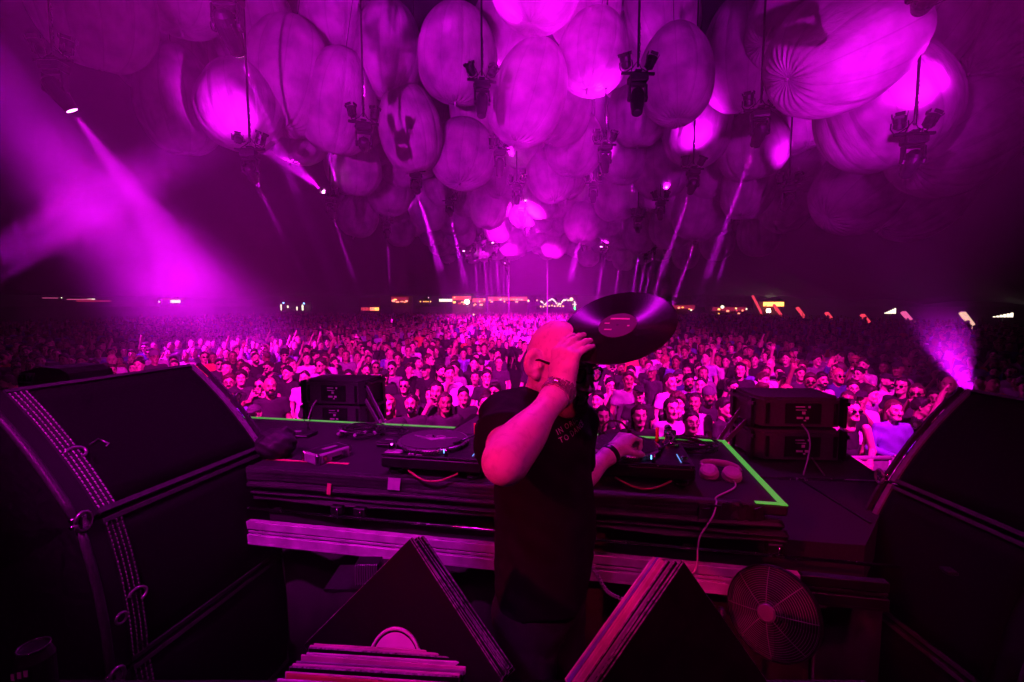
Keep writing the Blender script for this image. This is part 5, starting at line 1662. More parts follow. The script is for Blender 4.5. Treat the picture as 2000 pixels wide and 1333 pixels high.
def hair_mesh(style):
    H = SDF(); H.ell((0, .012, .02), (.077, .098, .096))
    infl, res = .010, .0085
    rough = lambda X, Y, Z: .003 * np.sin(X * 160 + Z * 50) * np.sin(Y * 150 + Z * 60)
    cl = lambda X, Y, Z: hairline(X, Y) - Z
    if style == 'short': H.ell((0, -.01, .075), (.062, .075, .05), k=.03)
    elif style == 'crop': infl = .005
    elif style == 'quiff': H.ell((0, -.055, .085), (.055, .045, .04), k=.03)
    elif style == 'curly':
        H.ell((0, .0, .06), (.085, .10, .075), k=.03); infl = .018
        rough = lambda X, Y, Z: .010 * np.sin(X * 105) * np.sin(Y * 105) * np.sin(Z * 105)
    elif style in ('long', 'bob'):
        lo = -.27 if style == 'long' else -.13
        for s in (-1, 1): H.cone((s * .066, .02, .04), (s * .082, .02, lo), .018, .026, k=.03)
        H.cone((0, .06, .02), (0, .075, lo), .05, .055, k=.04)
        infl = .007
        cl = lambda X, Y, Z: np.maximum(np.where(Y < -.03, hairline(X, Y) - np.where(np.abs(X) > .062, .0, 0) - Z, -1), np.where((np.abs(X) < .064) & (Y < -.02) & (Z < .06), .01, -1))
        rough = lambda X, Y, Z: .004 * np.sin(X * 190 + 8 * Z) * np.sin(Y * 170)
    elif style == 'bun': H.ell((0, .075, .11), (.04, .04, .035), k=.01)
    elif style == 'cap':
        infl = .014; H.cone((-.035, -.11, .055), (.035, -.11, .055), .012, .012, k=.02); H.cone((-.03, -.15, .048), (.03, -.15, .048), .009, .009, k=.02)
        cl = lambda X, Y, Z: np.maximum(.042 - Z, np.where((Y < -.1) & (Z > .072), .01, -1)); rough = lambda X, Y, Z: X * 0
    elif style == 'beanie':
        infl = .016; H.ell((0, .02, .07), (.075, .09, .075), k=.03)
        cl = lambda X, Y, Z: .03 - .3 * (Y + .09) - Z; rough = lambda X, Y, Z: .003 * np.sin(np.arctan2(Y, X) * 40)
    lump = lambda X, Y, Z: .005 * np.sin(X * 47 + 1.3) * np.sin(Y * 41 + Z * 30)
    dz = rough if style in ('cap', 'beanie') else (lambda X, Y, Z: rough(X, Y, Z) + lump(X, Y, Z) + np.where(Y < .05, np.clip(.03 - (Z - hairline(X, Y)), 0, .03) * .28, 0))
    V_, Q_ = H.mesh(res, infl=infl, clip=cl, disp=dz)
    return np_mesh('hair', V_ + np.array((0, 0, HZ)), Q_, M['chair'] if style not in ('cap', 'beanie') else M['ccloth'])
HAIR = {s: hair_mesh(s) for s in ('short', 'crop', 'quiff', 'curly', 'long', 'bob', 'bun', 'cap', 'beanie')}
V_, Q_ = head_sdf().mesh(.0085, infl=.005, clip=lambda X, Y, Z: np.maximum(np.maximum(Z + .045 + .35 * np.abs(X) - .02 * (np.abs(X) < .03), Y - .0), np.where((np.abs(X) < .026) & (Z > -.085) & (Z < -.062), .01, -1)))
BEARD = np_mesh('beard', V_ + np.array((0, 0, HZ)), Q_, M['chair'])
g = MB()
for s in (-1, 1):
    g.prism([(s * (.034 + .023 * math.cos(a)), HZ - .004 + .017 * math.sin(a)) for a in [2 * PI * i / 10 for i in range(10)]], .006, 1, -.112)
    g.tube([(s * .056, -.108, HZ + .004), (s * .084, -.03, HZ + .008), (s * .085, .015, HZ + .006)], .003, 4)
g.tube([(-.014, -.113, HZ), (.014, -.113, HZ)], .003, 4)
SUNG = g.mesh('sunglasses'); SUNG.materials.append(M['shade'])
g = MB()
for s in (-1, 1):
    g.tube([(s * .034 + .023 * math.cos(a), -.112, HZ - .002 + .018 * math.sin(a)) for a in [2 * PI * i / 10 for i in range(11)]], .0028, 4)
    g.tube([(s * .056, -.108, HZ + .004), (s * .084, -.03, HZ + .008), (s * .085, .015, HZ + .006)], .003, 4)
SPEC = g.mesh('glasses'); SPEC.materials.append(M['shade'])
NECK = MB().tube([(.062 * math.cos(a), -.01 + .10 * math.sin(a) * (1 if math.sin(a) < 0 else .6), 1.455 - .075 * max(0, -math.sin(a))) for a in [2 * PI * i / 20 for i in range(21)]], .004, 5).mesh('necklace'); NECK.materials.append(M['chrome'])

SKINS = [(.70, .48, .38), (.62, .42, .32), (.50, .33, .24), (.40, .25, .17), (.28, .16, .10), (.66, .44, .34)]
CLOTH = [('black', (.014, .014, .016))] * 11 + [('charcoal', (.04, .04, .045))] * 4 + [('grey', (.22, .22, .23))] * 2 + [('white', (.75, .74, .73))] * 3 + [('purple', (.16, .07, .5)), ('navy', (.03, .04, .14)), ('pale', (.5, .45, .5)), ('orange', (.8, .3, .12)), ('lilac', (.45, .35, .65))]
HCOL = [('black', (.014, .010, .008))] * 4 + [('dark brown', (.035, .022, .014))] * 5 + [('brown', (.07, .04, .022)), ('blond', (.35, .22, .10))]
PHR = {'down': 'arms down', 'one_up': 'one arm raised', 'both_up': 'both arms raised', 'drink': 'fist at the chest', 'phone': 'hands held up in front', 'front': 'hands folded low', 'face': 'hand at the chin', 'wide': 'arms spread'}
HNAME = {'short': 'short {} hair', 'crop': 'cropped {} hair', 'quiff': '{} quiff', 'curly': 'curly {} hair', 'long': 'long {} hair', 'bob': '{} bob', 'bun': '{} hair in a bun', 'cap': '{} cap', 'beanie': '{} beanie', 'bald': 'bald head'}
def person(x, y, yaw, pose, hair, shirt, scol, hcol, skin, label, beard=False, eyes=None, necklace=False, sc=1.0):
    me, sh = PP[pose]
    o = bpy.data.objects.new('person', me); COL.objects.link(o)
    o.location = (x, y, 0); o.rotation_euler = (0, 0, yaw); o.scale = (sc, sc, sc)
    o.color = (*skin, 1)
    tag(o, label, 'person', 'people in the crowd')
    def ch(m, nm, col=None):
        c = bpy.data.objects.new(nm, m); COL.objects.link(c); c.parent = o
        if col is not None: c.color = (*col, 1)
    if shirt: ch(sh[shirt], 'shirt', scol)
    ch(TROU, 'trousers', (.02, .02, .026))
    if hair != 'bald': ch(HAIR[hair], {'cap': 'cap', 'beanie': 'beanie'}.get(hair, 'hair'), hcol)
    if beard: ch(BEARD, 'beard', hcol if hair not in ('cap', 'beanie', 'bald') else (.012, .01, .008))
    if eyes == 'sun': ch(SUNG, 'sunglasses')
    if eyes == 'spec': ch(SPEC, 'glasses')
    if necklace: ch(NECK, 'necklace')
    return o
BK, DB, BR, BLD = (.008, .006, .005), (.022, .014, .009), (.07, .04, .022), (.38, .24, .11)
b_, c_, w_ = (.014, .014, .016), (.04, .04, .045), (.75, .74, .73)
# people one can recognise in the front rows: photo pixel of the face, then look
FRONT = [
    (757, 790, 0.10, 'front', 'long', 'tee', b_, BLD, 0, 'smiling woman with long blond hair and a choker left of the turntable', dict(necklace=True)),
    (803, 787, 0.05, 'down', 'crop', 'tee', b_, BK, 2, 'bearded person in a black polo beside the long-haired blond one', dict(beard=True)),
    (842, 770, -.10, 'drink', 'short', 'long', b_, BK, 1, 'dark-haired person in a black jacket holding a fist at the chest behind the turntable', {}),
    (905, 772, .2, 'one_up', 'short', 'tee', b_, BK, 2, 'person with raised fist above the left turntable platter', {}),
    (950, 786, 0.0, 'down', 'bun', 'tee', b_, DB, 1, 'woman in round sunglasses left of the DJ shoulder', dict(eyes='sun', necklace=True)),
    (790, 752, 0, 'down', 'long', 'tee', b_, BK, 1, 'person with round sunglasses above the bearded one in polo', dict(eyes='sun')),
    (752, 734, .1, 'down', 'cap', 'tee', b_, (.02, .02, .022), 2, 'person in a black cap behind the left fill speaker brace', {}),
    (720, 750, .2, 'phone', 'short', 'tee', b_, BK, 1, 'person holding hands up just right of the left fill speaker', {}),
    (508, 752, .15, 'face', 'crop', 'tee', c_, BK, 1, 'person with sunglasses, silver chain and hand at the mouth beside the left stack', dict(eyes='sun', necklace=True)),
    (470, 738, .6, 'down', 'curly', 'tee', c_, DB, 0, 'curly-haired person nearest the left stack edge', {}),
    (562, 728, -.2, 'down', 'short', 'tee', b_, BK, 0, 'short-haired person behind the left fill speaker', {}),
    (595, 738, .1, 'down', 'crop', 'tee', w_, DB, 0, 'person in white behind the left fill speaker', {}),
    (680, 735, .4, 'down', 'short', 'tee', b_, BK, 1, 'person with tilted dark head above the left fill speaker', {}),
    (1177, 812, 0, 'front', 'long', 'tee', b_, BK, 1, 'woman with long black hair right of the DJ chest', {}),
    (1249, 810, -.05, 'down', 'long', 'long', b_, DB, 0, 'woman in a black high-neck top with earrings behind the right hand', {}),
    (1312, 796, 0.05, 'front', 'long', 'long', (.5, .42, .5), DB, 0, 'woman in a pale open cardigan right of the high-neck woman', {}),
    (1350, 822, 0, 'down', 'bun', 'tee', b_, BK, 1, 'woman with glasses and black t-shirt just above the green tape corner', dict(eyes='spec', necklace=True)),
    (1384, 774, -.1, 'drink', 'beanie', 'long', b_, (.09, .08, .1), 4, 'bearded person in a beanie with hand on chest left of the stacked speakers', dict(beard=True)),
    (1432, 756, .1, 'drink', 'short', 'long', c_, BK, 0, 'smiling person with glasses beside the beanie wearer', dict(eyes='spec')),
    (1248, 768, 0, 'down', 'cap', 'tee', b_, (.015, .015, .017), 1, 'person in a dark cap behind the raised-record side of the booth', {}),
    (1192, 752, 0.1, 'face', 'short', 'tee', w_, BK, 1, 'person in a white t-shirt with spectacles right of the DJ face', dict(eyes='spec')),
    (1168, 780, -.6, 'down', 'short', 'tee', b_, BK, 1, 'dark-shirted person looking aside right of the DJ chin', {}),
    (1665, 800, -.15, 'front', 'crop', None, b_, BK, 0, 'shirtless person in sunglasses beside the right stacked speakers', dict(eyes='sun')),
    (1746, 800, -.1, 'front', 'bob', 'long', (.2, .1, .55), BR, 0, 'woman with a bob and purple jacket at the barrier on the right', {}),
    (1700, 770, .5, 'down', 'short', 'tee', (.2, .14, .3), DB, 0, 'person in a mauve shirt behind the shirtless one', {}),
    (1800, 795, .9, 'one_up', 'short', 'tee', b_, BK, 2, 'person in black with a raised hand near the right stack edge', {}),
    (1848, 745, 0, 'down', 'bun', 'tee', b_, BK, 3, 'person with tied hair just left of the right stack top', {}),
    (15, 748, -.6, 'down', 'short', 'tee', (.3, .2, .3), DB, 0, 'smiling bearded person at the left picture edge beside the haze machine', dict(beard=True)),
    (35, 712, .4, 'down', 'curly', 'tee', b_, BK, 1, 'curly-haired person above the haze machine', {}),
    (272, 703, 0, 'down', 'bald', 'tee', b_, BK, 0, 'bald person in sunglasses above the left speaker stack', dict(eyes='sun')),
    (205, 720, 0, 'down', 'cap', 'tee', b_, (.02, .02, .02), 1, 'moustached person in a cap right of the haze machine', {}),
    (294, 690, 0, 'down', 'short', 'tee', b_, BK, 1, 'person in sunglasses just behind the bald one', dict(eyes='sun')),
    (1365, 722, 0, 'drink', 'crop', 'tee', (.85, .85, .85), DB, 0, 'person in a dazzling white shirt in the middle of the right crowd', dict(eyes='sun')),
    (1345, 745, 0, 'front', 'short', 'tee', (.2, .16, .3), BK, 3, 'bearded person in a grey tank top below the dazzling white shirt', dict(beard=True)),
    (1490, 742, .5, 'down', 'quiff', 'tee', b_, BR, 0, 'quiff-haired person above the stacked speakers on the right', {}),
    (1530, 745, 0, 'down', 'bun', 'tee', c_, BK, 0, 'woman with tied hair above the stacked speakers', {}),
    (1605, 742, 0, 'down', 'short', 'tee', (.5, .45, .5), BK, 2, 'bearded person in a pale tank top above the stacked speakers', dict(beard=True)),
    (1040, 612 + 98, 0, 'down', 'short', 'tee', b_, DB, 0, 'person half hidden behind the DJ ear', {}),
    (640, 668, 0, 'both_up', 'short', 'tee', b_, BK, 0, 'person with both arms up above the left fill speaker', {}),
    (722, 690, 0, 'phone', 'short', 'tee', w_, DB, 0, 'person in white holding both hands before the face left of centre', {}),
    (905, 690, .2, 'one_up', 'short', 'tee', (.2, .1, .5), BK, 2, 'person in purple with an arm bent overhead left of the DJ', {}),
]
taken = []
for (u, v, yaw, pose, hair, shirt, sc_, hc_, sk, lb, ex) in FRONT:
    s = random.Random(u * 7 + v).uniform(.96, 1.02)
    p = Pz(u, v, HZ * s)
    person(p.x, p.y, yaw, pose, hair, shirt, sc_, hc_, SKINS[sk], lb, sc=s, **ex)
    taken.append((p.x, p.y))
    if pose == 'phone':
        ph = thing('phone', 'phone held up just right of the left fill speaker' if u == 720 else 'phone held before a white shirt left of centre', 'phone', (p.x + .36 * s * math.sin(yaw), p.y - .40 * s * math.cos(yaw), 1.60 * s), (-.2, 0, yaw))
        MB().box((0, 0, 0), (.16, .009, .078), bev=.002).build('case', M['blackplastic'], ph)
        MB().box((0, .006, 0), (.148, .002, .068)).build('screen', mat('phone_screen', (.02, .02, .02), .1, emit=(.6, .4, 1.0), estr=.6), ph)
def hidden(u, v):
    if u < 400 and v > 775 - .175 * u: return True
    if 400 <= u < 560 and v > 705 + (u - 395) * 1.3: return True
    if u > 1885 and v > 760 - (1885 - u) * .1: return True
    if 1740 < u <= 1885 and v > 765 + (1885 - u) * 1.1: return True
    if 560 < u < 725 and v > 790: return True
    if 1470 < u < 1650 and v > 800: return True
    if 985 < u < 1140 and 650 < v < 900: return True
    if 1150 < u < 1280 and 590 < v < 680: return True
    return v > 840
INTENT = len(FRONT)
cr = random.Random(77)
row_y, ri, count = 5.75, 0, INTENT
rows = []
while count < 300:
    dx = .60 + .010 * (row_y - 5)
    half = row_y * 1.22 + .5
    row = []
    x = -half + cr.uniform(0, dx)
    while x < half:
        px, py = x + cr.uniform(-.17, .17), row_y + cr.uniform(-.22, .22)
        x += dx
        u, v, d = project((px, py, HZ))
        if u < -25 or u > 2025 or hidden(u, v): continue
        if any((px - a) ** 2 + (py - b) ** 2 < .36 ** 2 for a, b in taken): continue
        row.append((px, py)); taken.append((px, py))
    row.sort()
    row = row[:max(0, 300 - count)] if count + len(row) > 300 else row
    count += len(row)
    rows.append(row)
    row_y += .66 + .012 * (row_y - 5); ri += 1
LAST_Y = row_y
NUMW = 'one two three four five six seven eight nine ten eleven twelve thirteen fourteen fifteen sixteen seventeen eighteen nineteen twenty'.split()
def look(r):
    hair = r.choices(['short', 'crop', 'quiff', 'curly', 'long', 'bob', 'bun', 'cap', 'beanie', 'bald'], [26, 18, 7, 6, 18, 4, 9, 6, 2, 4])[0]
    cn, cc = r.choice(CLOTH)
    hn, hc = r.choice(HCOL) if hair not in ('cap', 'beanie') else r.choice(CLOTH[:16])
    pose = r.choices(list(ARMS), [58, 4, 1.5, 10, 5, 9, 7, 1])[0]
    return hair, cn, cc, hn, hc, pose
for i, row in enumerate(rows):
    for k, (x, y) in enumerate(row):
        hair, cn, cc, hn, hc, pose = look(cr)
        yaw = math.atan2(x - .1, y) * -1 + cr.gauss(0, .28) if cr.random() < .86 else cr.uniform(-2.4, 2.4)
        hd = HNAME[hair].format(hn)
        lb = f'person in {cn} with {hd}, {ordinal(k)} from left in row {NUMW[i]}'
        person(x, y, yaw, pose, hair, 'tee' if cr.random() < .78 else 'long', cc, hc, cr.choice(SKINS), lb,
               beard=hair in ('short', 'crop', 'bald', 'cap', 'quiff') and cr.random() < .22, eyes=cr.choices([None, 'sun', 'spec'], [78, 14, 8])[0], sc=cr.uniform(.93, 1.06))

# ------------------------------------------------------------------ the crowd beyond, too many to count
def far_variant(seed, mid):
    r = random.Random(seed)
    if mid:
        hv, hq = head_sdf().cone((0, .022, -.05), (0, .035, -.2), .054, .060, k=.03).mesh(.021)
        col = face_tint(hv); cat = np.zeros(len(hv), int)
        hair = hv[:, 2] > .078 - (hv[:, 1] + .09) * .72
        if seed % 3 == 0: hair |= (hv[:, 1] > .0) & (hv[:, 2] > -.2)
        cat[hair] = 1; col[hair] = 1
        hv = hv + np.array((0, 0, HZ))
        S = SDF(); S.ell((0, .012, 1.25), (.178, .115, .22), k=.04).ell((0, 0, 1.0), (.165, .112, .22), k=.05).cone((-.16, .012, 1.395), (.16, .012, 1.395), .06, .06, k=.05)
        rE, rW, lE, lW = [Vector(p) for p in ARMS[['down', 'front', 'drink', 'down', 'face', 'one_up'][seed % 6]]]
        for s, E, W in ((-1, rE, rW), (1, lE, lW)): S.cone((s * .175, .012, 1.4), E, .055, .045, k=.03); S.cone(E, W + (W - E).normalized() * .12, .04, .032, k=.03)
        sv, sq = S.mesh(.042)
        c2 = np.full(len(sv), 2); da = np.minimum.reduce([np.linalg.norm(sv - np.array(E.lerp(W, q)), axis=1) for E, W in ((rE, rW), (lE, lW)) for q in (.2, .5, .8, 1.1, 1.35)])
        c2[da < .085] = 0
        return np.concatenate([hv, sv]), np.concatenate([hq, sq + len(hv)]), np.concatenate([cat, c2]), np.concatenate([col, np.ones((len(sv), 3))])
    rings = [(.17, .11, .95, 0), (.185, .12, 1.25, 0), (.19, .09, 1.385, 0), (.10, .07, 1.43, 0.01), (.056, .056, 1.47, .02), (.055, .06, 1.52, .01), (.066, .082, 1.57, -.012), (.076, .096, 1.62, 0), (.078, .098, 1.67, .008), (.062, .08, 1.715, .01), (.02, .03, 1.742, .012)]
    n = 10; vs = []; cat = []; col = []
    for k, (rx, ry, z, oy) in enumerate(rings):
        for i in range(n):
            a = 2 * PI * i / n
            y = oy + ry * math.sin(a)
            vs.append((rx * math.cos(a), y, z))
            if z < 1.44: cat.append(2)
            elif z > 1.60 and (z > 1.67 + (0 if y > 0 else .03) or y > .02) or (seed % 3 == 0 and y > .03): cat.append(1)
            else: cat.append(0)
            col.append((.45, .45, .45) if (abs(z - 1.62) < .01 and y < -.04) else (1, 1, 1))  # eye-socket shade painted as a darker band across the face
    q = [(j * n + i, j * n + (i + 1) % n, (j + 1) * n + (i + 1) % n, (j + 1) * n + i) for j in range(len(rings) - 1) for i in range(n)]
    if seed == 1:
        o = len(vs); pts = [(.17, 0, 1.38), (.27, -.06, 1.56), (.2, -.1, 1.85), (.19, -.1, 1.95)]
        for k, p in enumerate(pts):
            rr = (.05, .042, .032, .035)[k]
            for i in range(5):
                a = 2 * PI * i / 5; vs.append((p[0] + rr * math.cos(a), p[1] + rr * math.sin(a), p[2])); cat.append(0 if k else 2); col.append((1, 1, 1))
        q += [(o + j * 5 + i, o + j * 5 + (i + 1) % 5, o + (j + 1) * 5 + (i + 1) % 5, o + (j + 1) * 5 + i) for j in range(3) for i in range(5)]
    return np.array(vs), np.array(q), np.array(cat), np.array(col)
MID = [far_variant(s, True) for s in range(6)]
FAR = [far_variant(s, False) for s in range(8)]
Vs, Qs, Cs, off, nfar = [], [], [], 0, 0
y = LAST_Y - .1
while y < 78:
    dx = .60 + .016 * (y - 10); half = y * 1.22 + 1
    x = -min(half, 40) + cr.uniform(0, dx)
    while x < min(half, 34 + .05 * y):
        px, py = x + cr.uniform(-.3, .3) * dx, y + cr.uniform(-.35, .35)
        x += dx * cr.uniform(.85, 1.25)
        mid = y < 21
        V, Q, cat, col = (MID if mid else FAR)[cr.choice((0, 1, 2, 3, 4, 0, 1, 2, 3, 4, 5)) if mid else cr.choice((0, 2, 3, 4, 6, 7, 0, 2, 3, 4, 6, 7, 1))]
        hn, hc = cr.choice(HCOL); cn, cc = cr.choice(CLOTH)
        pal = np.array([cr.choice(SKINS), hc, cc])
        yaw = math.atan2(px, py) * -1 + cr.gauss(0, .4); sc = cr.uniform(.92, 1.07)
        c, s = math.cos(yaw) * sc, math.sin(yaw) * sc
        W = np.stack([V[:, 0] * c - V[:, 1] * s + px, V[:, 0] * s + V[:, 1] * c + py, V[:, 2] * sc], 1)
        Vs.append(W); Qs.append(Q + off); Cs.append(pal[cat] * col); off += len(V); nfar += 1
    y += .62 + .022 * (y - 10)
me = np_mesh('crowd', np.concatenate(Vs), np.concatenate(Qs), mat('crowd_mixed', (.5, .5, .5), .7, attr='tint'), colors=np.concatenate(Cs))
co = bpy.data.objects.new('crowd', me); link(co)
tag(co, 'dense crowd filling the tent behind the front rows', 'crowd', kind='stuff')
print('FAR CROWD', nfar, len(me.polygons), 'rows', len(rows))

# ------------------------------------------------------------------ crowd barrier
def barrier(x, y, yaw, label):
    t = thing('crowd_barrier', label, 'barrier', (x, y, 0), (0, 0, yaw), 'crowd barrier panels in front of the stage')
    MB().tube([(-.58, 0, 1.1), (.58, 0, 1.1)], .028, 8).build('top_rail', M['alu'], t)
    MB().box((0, 0, 1.01), (1.12, .02, .12)).build('kick_panel', M['alu'], t)
    MB().box((0, 0, .5), (1.12, .012, .8)).build('mesh_panel', M['alu'], t)
    for s in (-1, 1):
        MB().tube([(s * .57, 0, 0), (s * .57, 0, 1.1)], .022, 8).build('post', M['alu'], t)
        MB().tube([(s * .5, .02, .95), (s * .5, -.75, .03)], .018, 6).build('brace', M['alu'], t)
for k in range(14):
    x = -8.1 + 1.2 * k
    barrier(x, 5.22 + .002 * x * x, .004 * x, f'steel crowd barrier panel, {ordinal(k)} from left along the stage front')
# ------------------------------------------------------------------ festival ground beyond the tent
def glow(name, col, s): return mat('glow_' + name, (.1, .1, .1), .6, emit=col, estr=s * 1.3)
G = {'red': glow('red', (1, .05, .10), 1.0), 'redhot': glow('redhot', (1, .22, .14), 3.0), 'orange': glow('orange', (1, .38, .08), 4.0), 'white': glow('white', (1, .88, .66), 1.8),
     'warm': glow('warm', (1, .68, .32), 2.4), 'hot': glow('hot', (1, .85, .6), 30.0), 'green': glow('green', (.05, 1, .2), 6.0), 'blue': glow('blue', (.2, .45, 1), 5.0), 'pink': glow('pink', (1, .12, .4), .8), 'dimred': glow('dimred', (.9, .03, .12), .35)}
M['stall'] = mat('stall_paint', (.18, .05, .06), .7, 0, .2, 3)
def rectp(u0, v0, u1, v1, d):
    a, b = P(u0, v0, d), P(u1, v1, d); c = (a + b) / 2
    return c, abs(b.x - a.x), abs(a.z - b.z)
def panel(t, nm, u0, v0, u1, v1, d, m, th=.3):
    c, w, h = rectp(u0, v0, u1, v1, d)
    return MB().box(c - Vector(t.location), (w, th, h)).build(nm, m, t)
def stall(name, label, u0, u1, v0, d, sign, rows, cat='stall'):
    c = P((u0 + u1) / 2, 596, d)
    t = thing(name, label, cat, (c.x, d, 0))
    w = (u1 - u0) / F_PX * d; h = P(0, v0, d).z
    MB().box((0, 1.2, h * .5), (w, 2.2, h)).build('back_wall', M['stall'], t)
    MB().box((0, .3, h + .06), (w + .3, 3.2, .12)).build('roof', M['stall'], t)
    for s in (-1, 1): MB().box((s * w * .49, -1.1, h * .5), (.12, .12, h)).build('post', M['stall'], t)
    MB().box((0, -1.0, .55), (w, .5, 1.1)).build('counter', M['stall'], t)
    if sign: MB().box((0, -1.28, h - .45), (w * .98, .08, .8)).build('sign_board', G[sign], t)
    r = random.Random(int(u0))
    for k in range(rows):
        MB().box((r.uniform(-.44, .44) * w, -1.34, h - r.uniform(.2, 1.6)), (r.uniform(.2, .7), .06, r.uniform(.15, .4)), bev=.02).build('lamp_panel', G[r.choice(['redhot', 'redhot', 'orange', 'red'])], t)
    return t
stall('food_stall', 'red lit stall with a white hot lamp right of the white sign', 885, 922, 579, 96, 'red', 5)
t = stall('food_stall', 'narrow red lit stall right of the hot lamp', 924, 949, 583, 96, 'red', 6)
t = stall('food_stall', 'long red lit stall with a lettered banner behind the left tent pole', 953, 1030, 580, 96, 'red', 6)
r = random.Random(4)
for k in range(16): MB().box((-1.9 + .34 * k + r.uniform(-.05, .05), -1.36, P(0, 580, 96).z - .45 - .012 * k), (r.choice((.1, .16, .2)), .04, r.uniform(.22, .34))).build('banner_letter', G['redhot'], t)
stall('food_stall', 'small stall with two glowing red panels left of the orange bulbs', 768, 802, 580, 92, 'dimred', 6)
stall('food_stall', 'pink lit stall line just right of the raised record', 1306, 1352, 596, 100, 'dimred', 4)
stall('food_stall', 'red lit stall line under the tree on the right', 1385, 1452, 600, 100, 'dimred', 9)
stall('bar_hut', 'orange lit bar hut between the leaning red columns', 1482, 1522, 590, 88, 'orange', 4, 'bar')
t = thing('led_wall', 'wall of red LED bars in three rows left of centre', 'led wall', (P(722, 596, 92).x, 92, 0))
for rw, (v0, v1) in enumerate(((582, 588), (591, 598), (601, 607))):
    for k in range(12):
        panel(t, 'led_bar', 706 + k * 2.9, v0, 707.6 + k * 2.9, v1, 92, G['orange' if k > 8 else ('redhot' if k > 5 else 'red')], .1)
MB().box((0, .4, 2.2), (4.4, .3, 4.4)).build('frame', M['stall'], t)
def lamp(nm, label, u, v, d, rpx, g, cat='lamp'):
    c = P(u, v, d); r = rpx / F_PX * d
    t = thing(nm, label, cat, (c.x, c.y, 0))
    MB().lathe([(.001, -r), (r * .7, -r * .7), (r, 0), (r * .7, r * .7), (.001, r)], 12, (0, 0, c.z)).build('bulb', G[g], t)
    MB().tube([(0, r + .1, 0), (0, r + .1, c.z)], .05, 6).build('post', M['blackmetal'], t)
    return t
lamp('flood_lamp', 'white hot flood lamp in front of the red stall', 912, 590, 90, 4.5, 'hot')
lamp('flood_lamp', 'bright star-like flood lamp between the leaning red columns', 1501, 607, 80, 4.0, 'hot')
lamp('string_lamp', 'yellow lamp at the right end of the red banner', 1032, 588, 94, 2.2, 'warm')
lamp('string_lamp', 'single amber lamp left of the festoon', 1049, 587, 94, 1.2, 'orange')
lamp('sign_lamp', 'big yellow lamp cluster left of the record rim', 1116, 585, 96, 3.6, 'warm')
lamp('green_lamp', 'small green light in the dark right crowd', 1557, 633, 46, 3.2, 'green')
for i, (u, v, s, g) in enumerate(((1350, 606, 1.8, 'white'), (1411, 600, 3.4, 'white'), (1438, 603, 1.4, 'warm'), (1458, 604, 1.7, 'white'), (311, 590, 1.6, 'white'), (120, 582, 1.0, 'white'), (837, 582, 1.0, 'white'), (925, 615, 1.6, 'warm'))):
    lamp('ground_lamp', f'small pale lamp on the horizon, {ordinal(i)} of the scattered ones listed across the field' if False else ['round pale lamp just right of the record', 'yellow-white lamp under the tree right of centre', 'small lamp left of the leaning columns', 'pale lamp nearest the first leaning column', 'small white lamp in the smoke on the left', 'tiny white lamp at the far left horizon', 'tiny white lamp above the orange bulbs', 'tiny warm light among the far heads'][i], u, v, 92 if i < 7 else 60, s, g)
t = thing('bulb_row', 'short row of orange bulbs left of the white sign', 'lights', (P(832, 589, 92).x, 92, 0))
for u in (821, 828, 832, 836, 841):
    c = P(u, 589.5, 92) - Vector(t.location); MB().lathe([(.001, -.13), (.13, 0), (.001, .13)], 10, c).build('bulb', G['orange'], t)
MB().tube([(-1.2, .2, P(0, 588, 92).z), (1.2, .2, P(0, 588, 92).z)], .03, 6).build('wire', M['blackmetal'], t)
t = thing('sign_box', 'long white lit sign box left of the red stalls', 'sign', (P(870, 588, 92).x, 92, 0))
panel(t, 'light_panel', 858, 584.5, 883, 589.5, 92, G['white']); MB().box((0, .4, 2.0), (.2, .2, 4.0)).build('post', M['stall'], t)
t = thing('festoon', 'festoon of white bulbs behind the right tent pole', 'lights', (P(1085, 592, 92).x, 92, 0))
fr_ = random.Random(8)
for k in range(30):
    u = 1057 + k * 1.85; v = 590 + 4.5 * math.sin(k * .42) + fr_.uniform(-1.5, 1.5)
    c = P(u, v, 92) - Vector(t.location); q = fr_.uniform(.1, .2)
    MB().lathe([(.001, -q), (q, 0), (.001, q)], 8, c).build('bulb', G['warm' if k % 4 == 0 else 'white'], t)
for k in range(9):
    c = P(1056 + k * 5.5, 599 + fr_.uniform(-2, 2), 92) - Vector(t.location); MB().box(c, (.22, .1, .22)).build('lantern', G['warm' if k % 2 else 'orange'], t)
MB().tube([P(1056, 588, 92.3) - Vector(t.location), P(1112, 588, 92.3) - Vector(t.location)], .03, 5).build('wire', M['blackmetal'], t)
t = thing('light_totem', 'vertical white light totem left of the record', 'lights', (P(1122, 600, 92).x, 92, 0))
for k in range(8): MB().lathe([(.001, -.14), (.15, 0), (.001, .14)], 8, P(1122 + (k % 2), 590 + 2.1 * k, 92) - Vector(t.location)).build('bulb', G['white' if k < 5 else 'green'], t)
for s in (-1, 1): MB().lathe([(.001, -.14), (.15, 0), (.001, .14)], 8, P(1122 + 3 * s, 595, 92) - Vector(t.location)).build('bulb', G['white'], t)
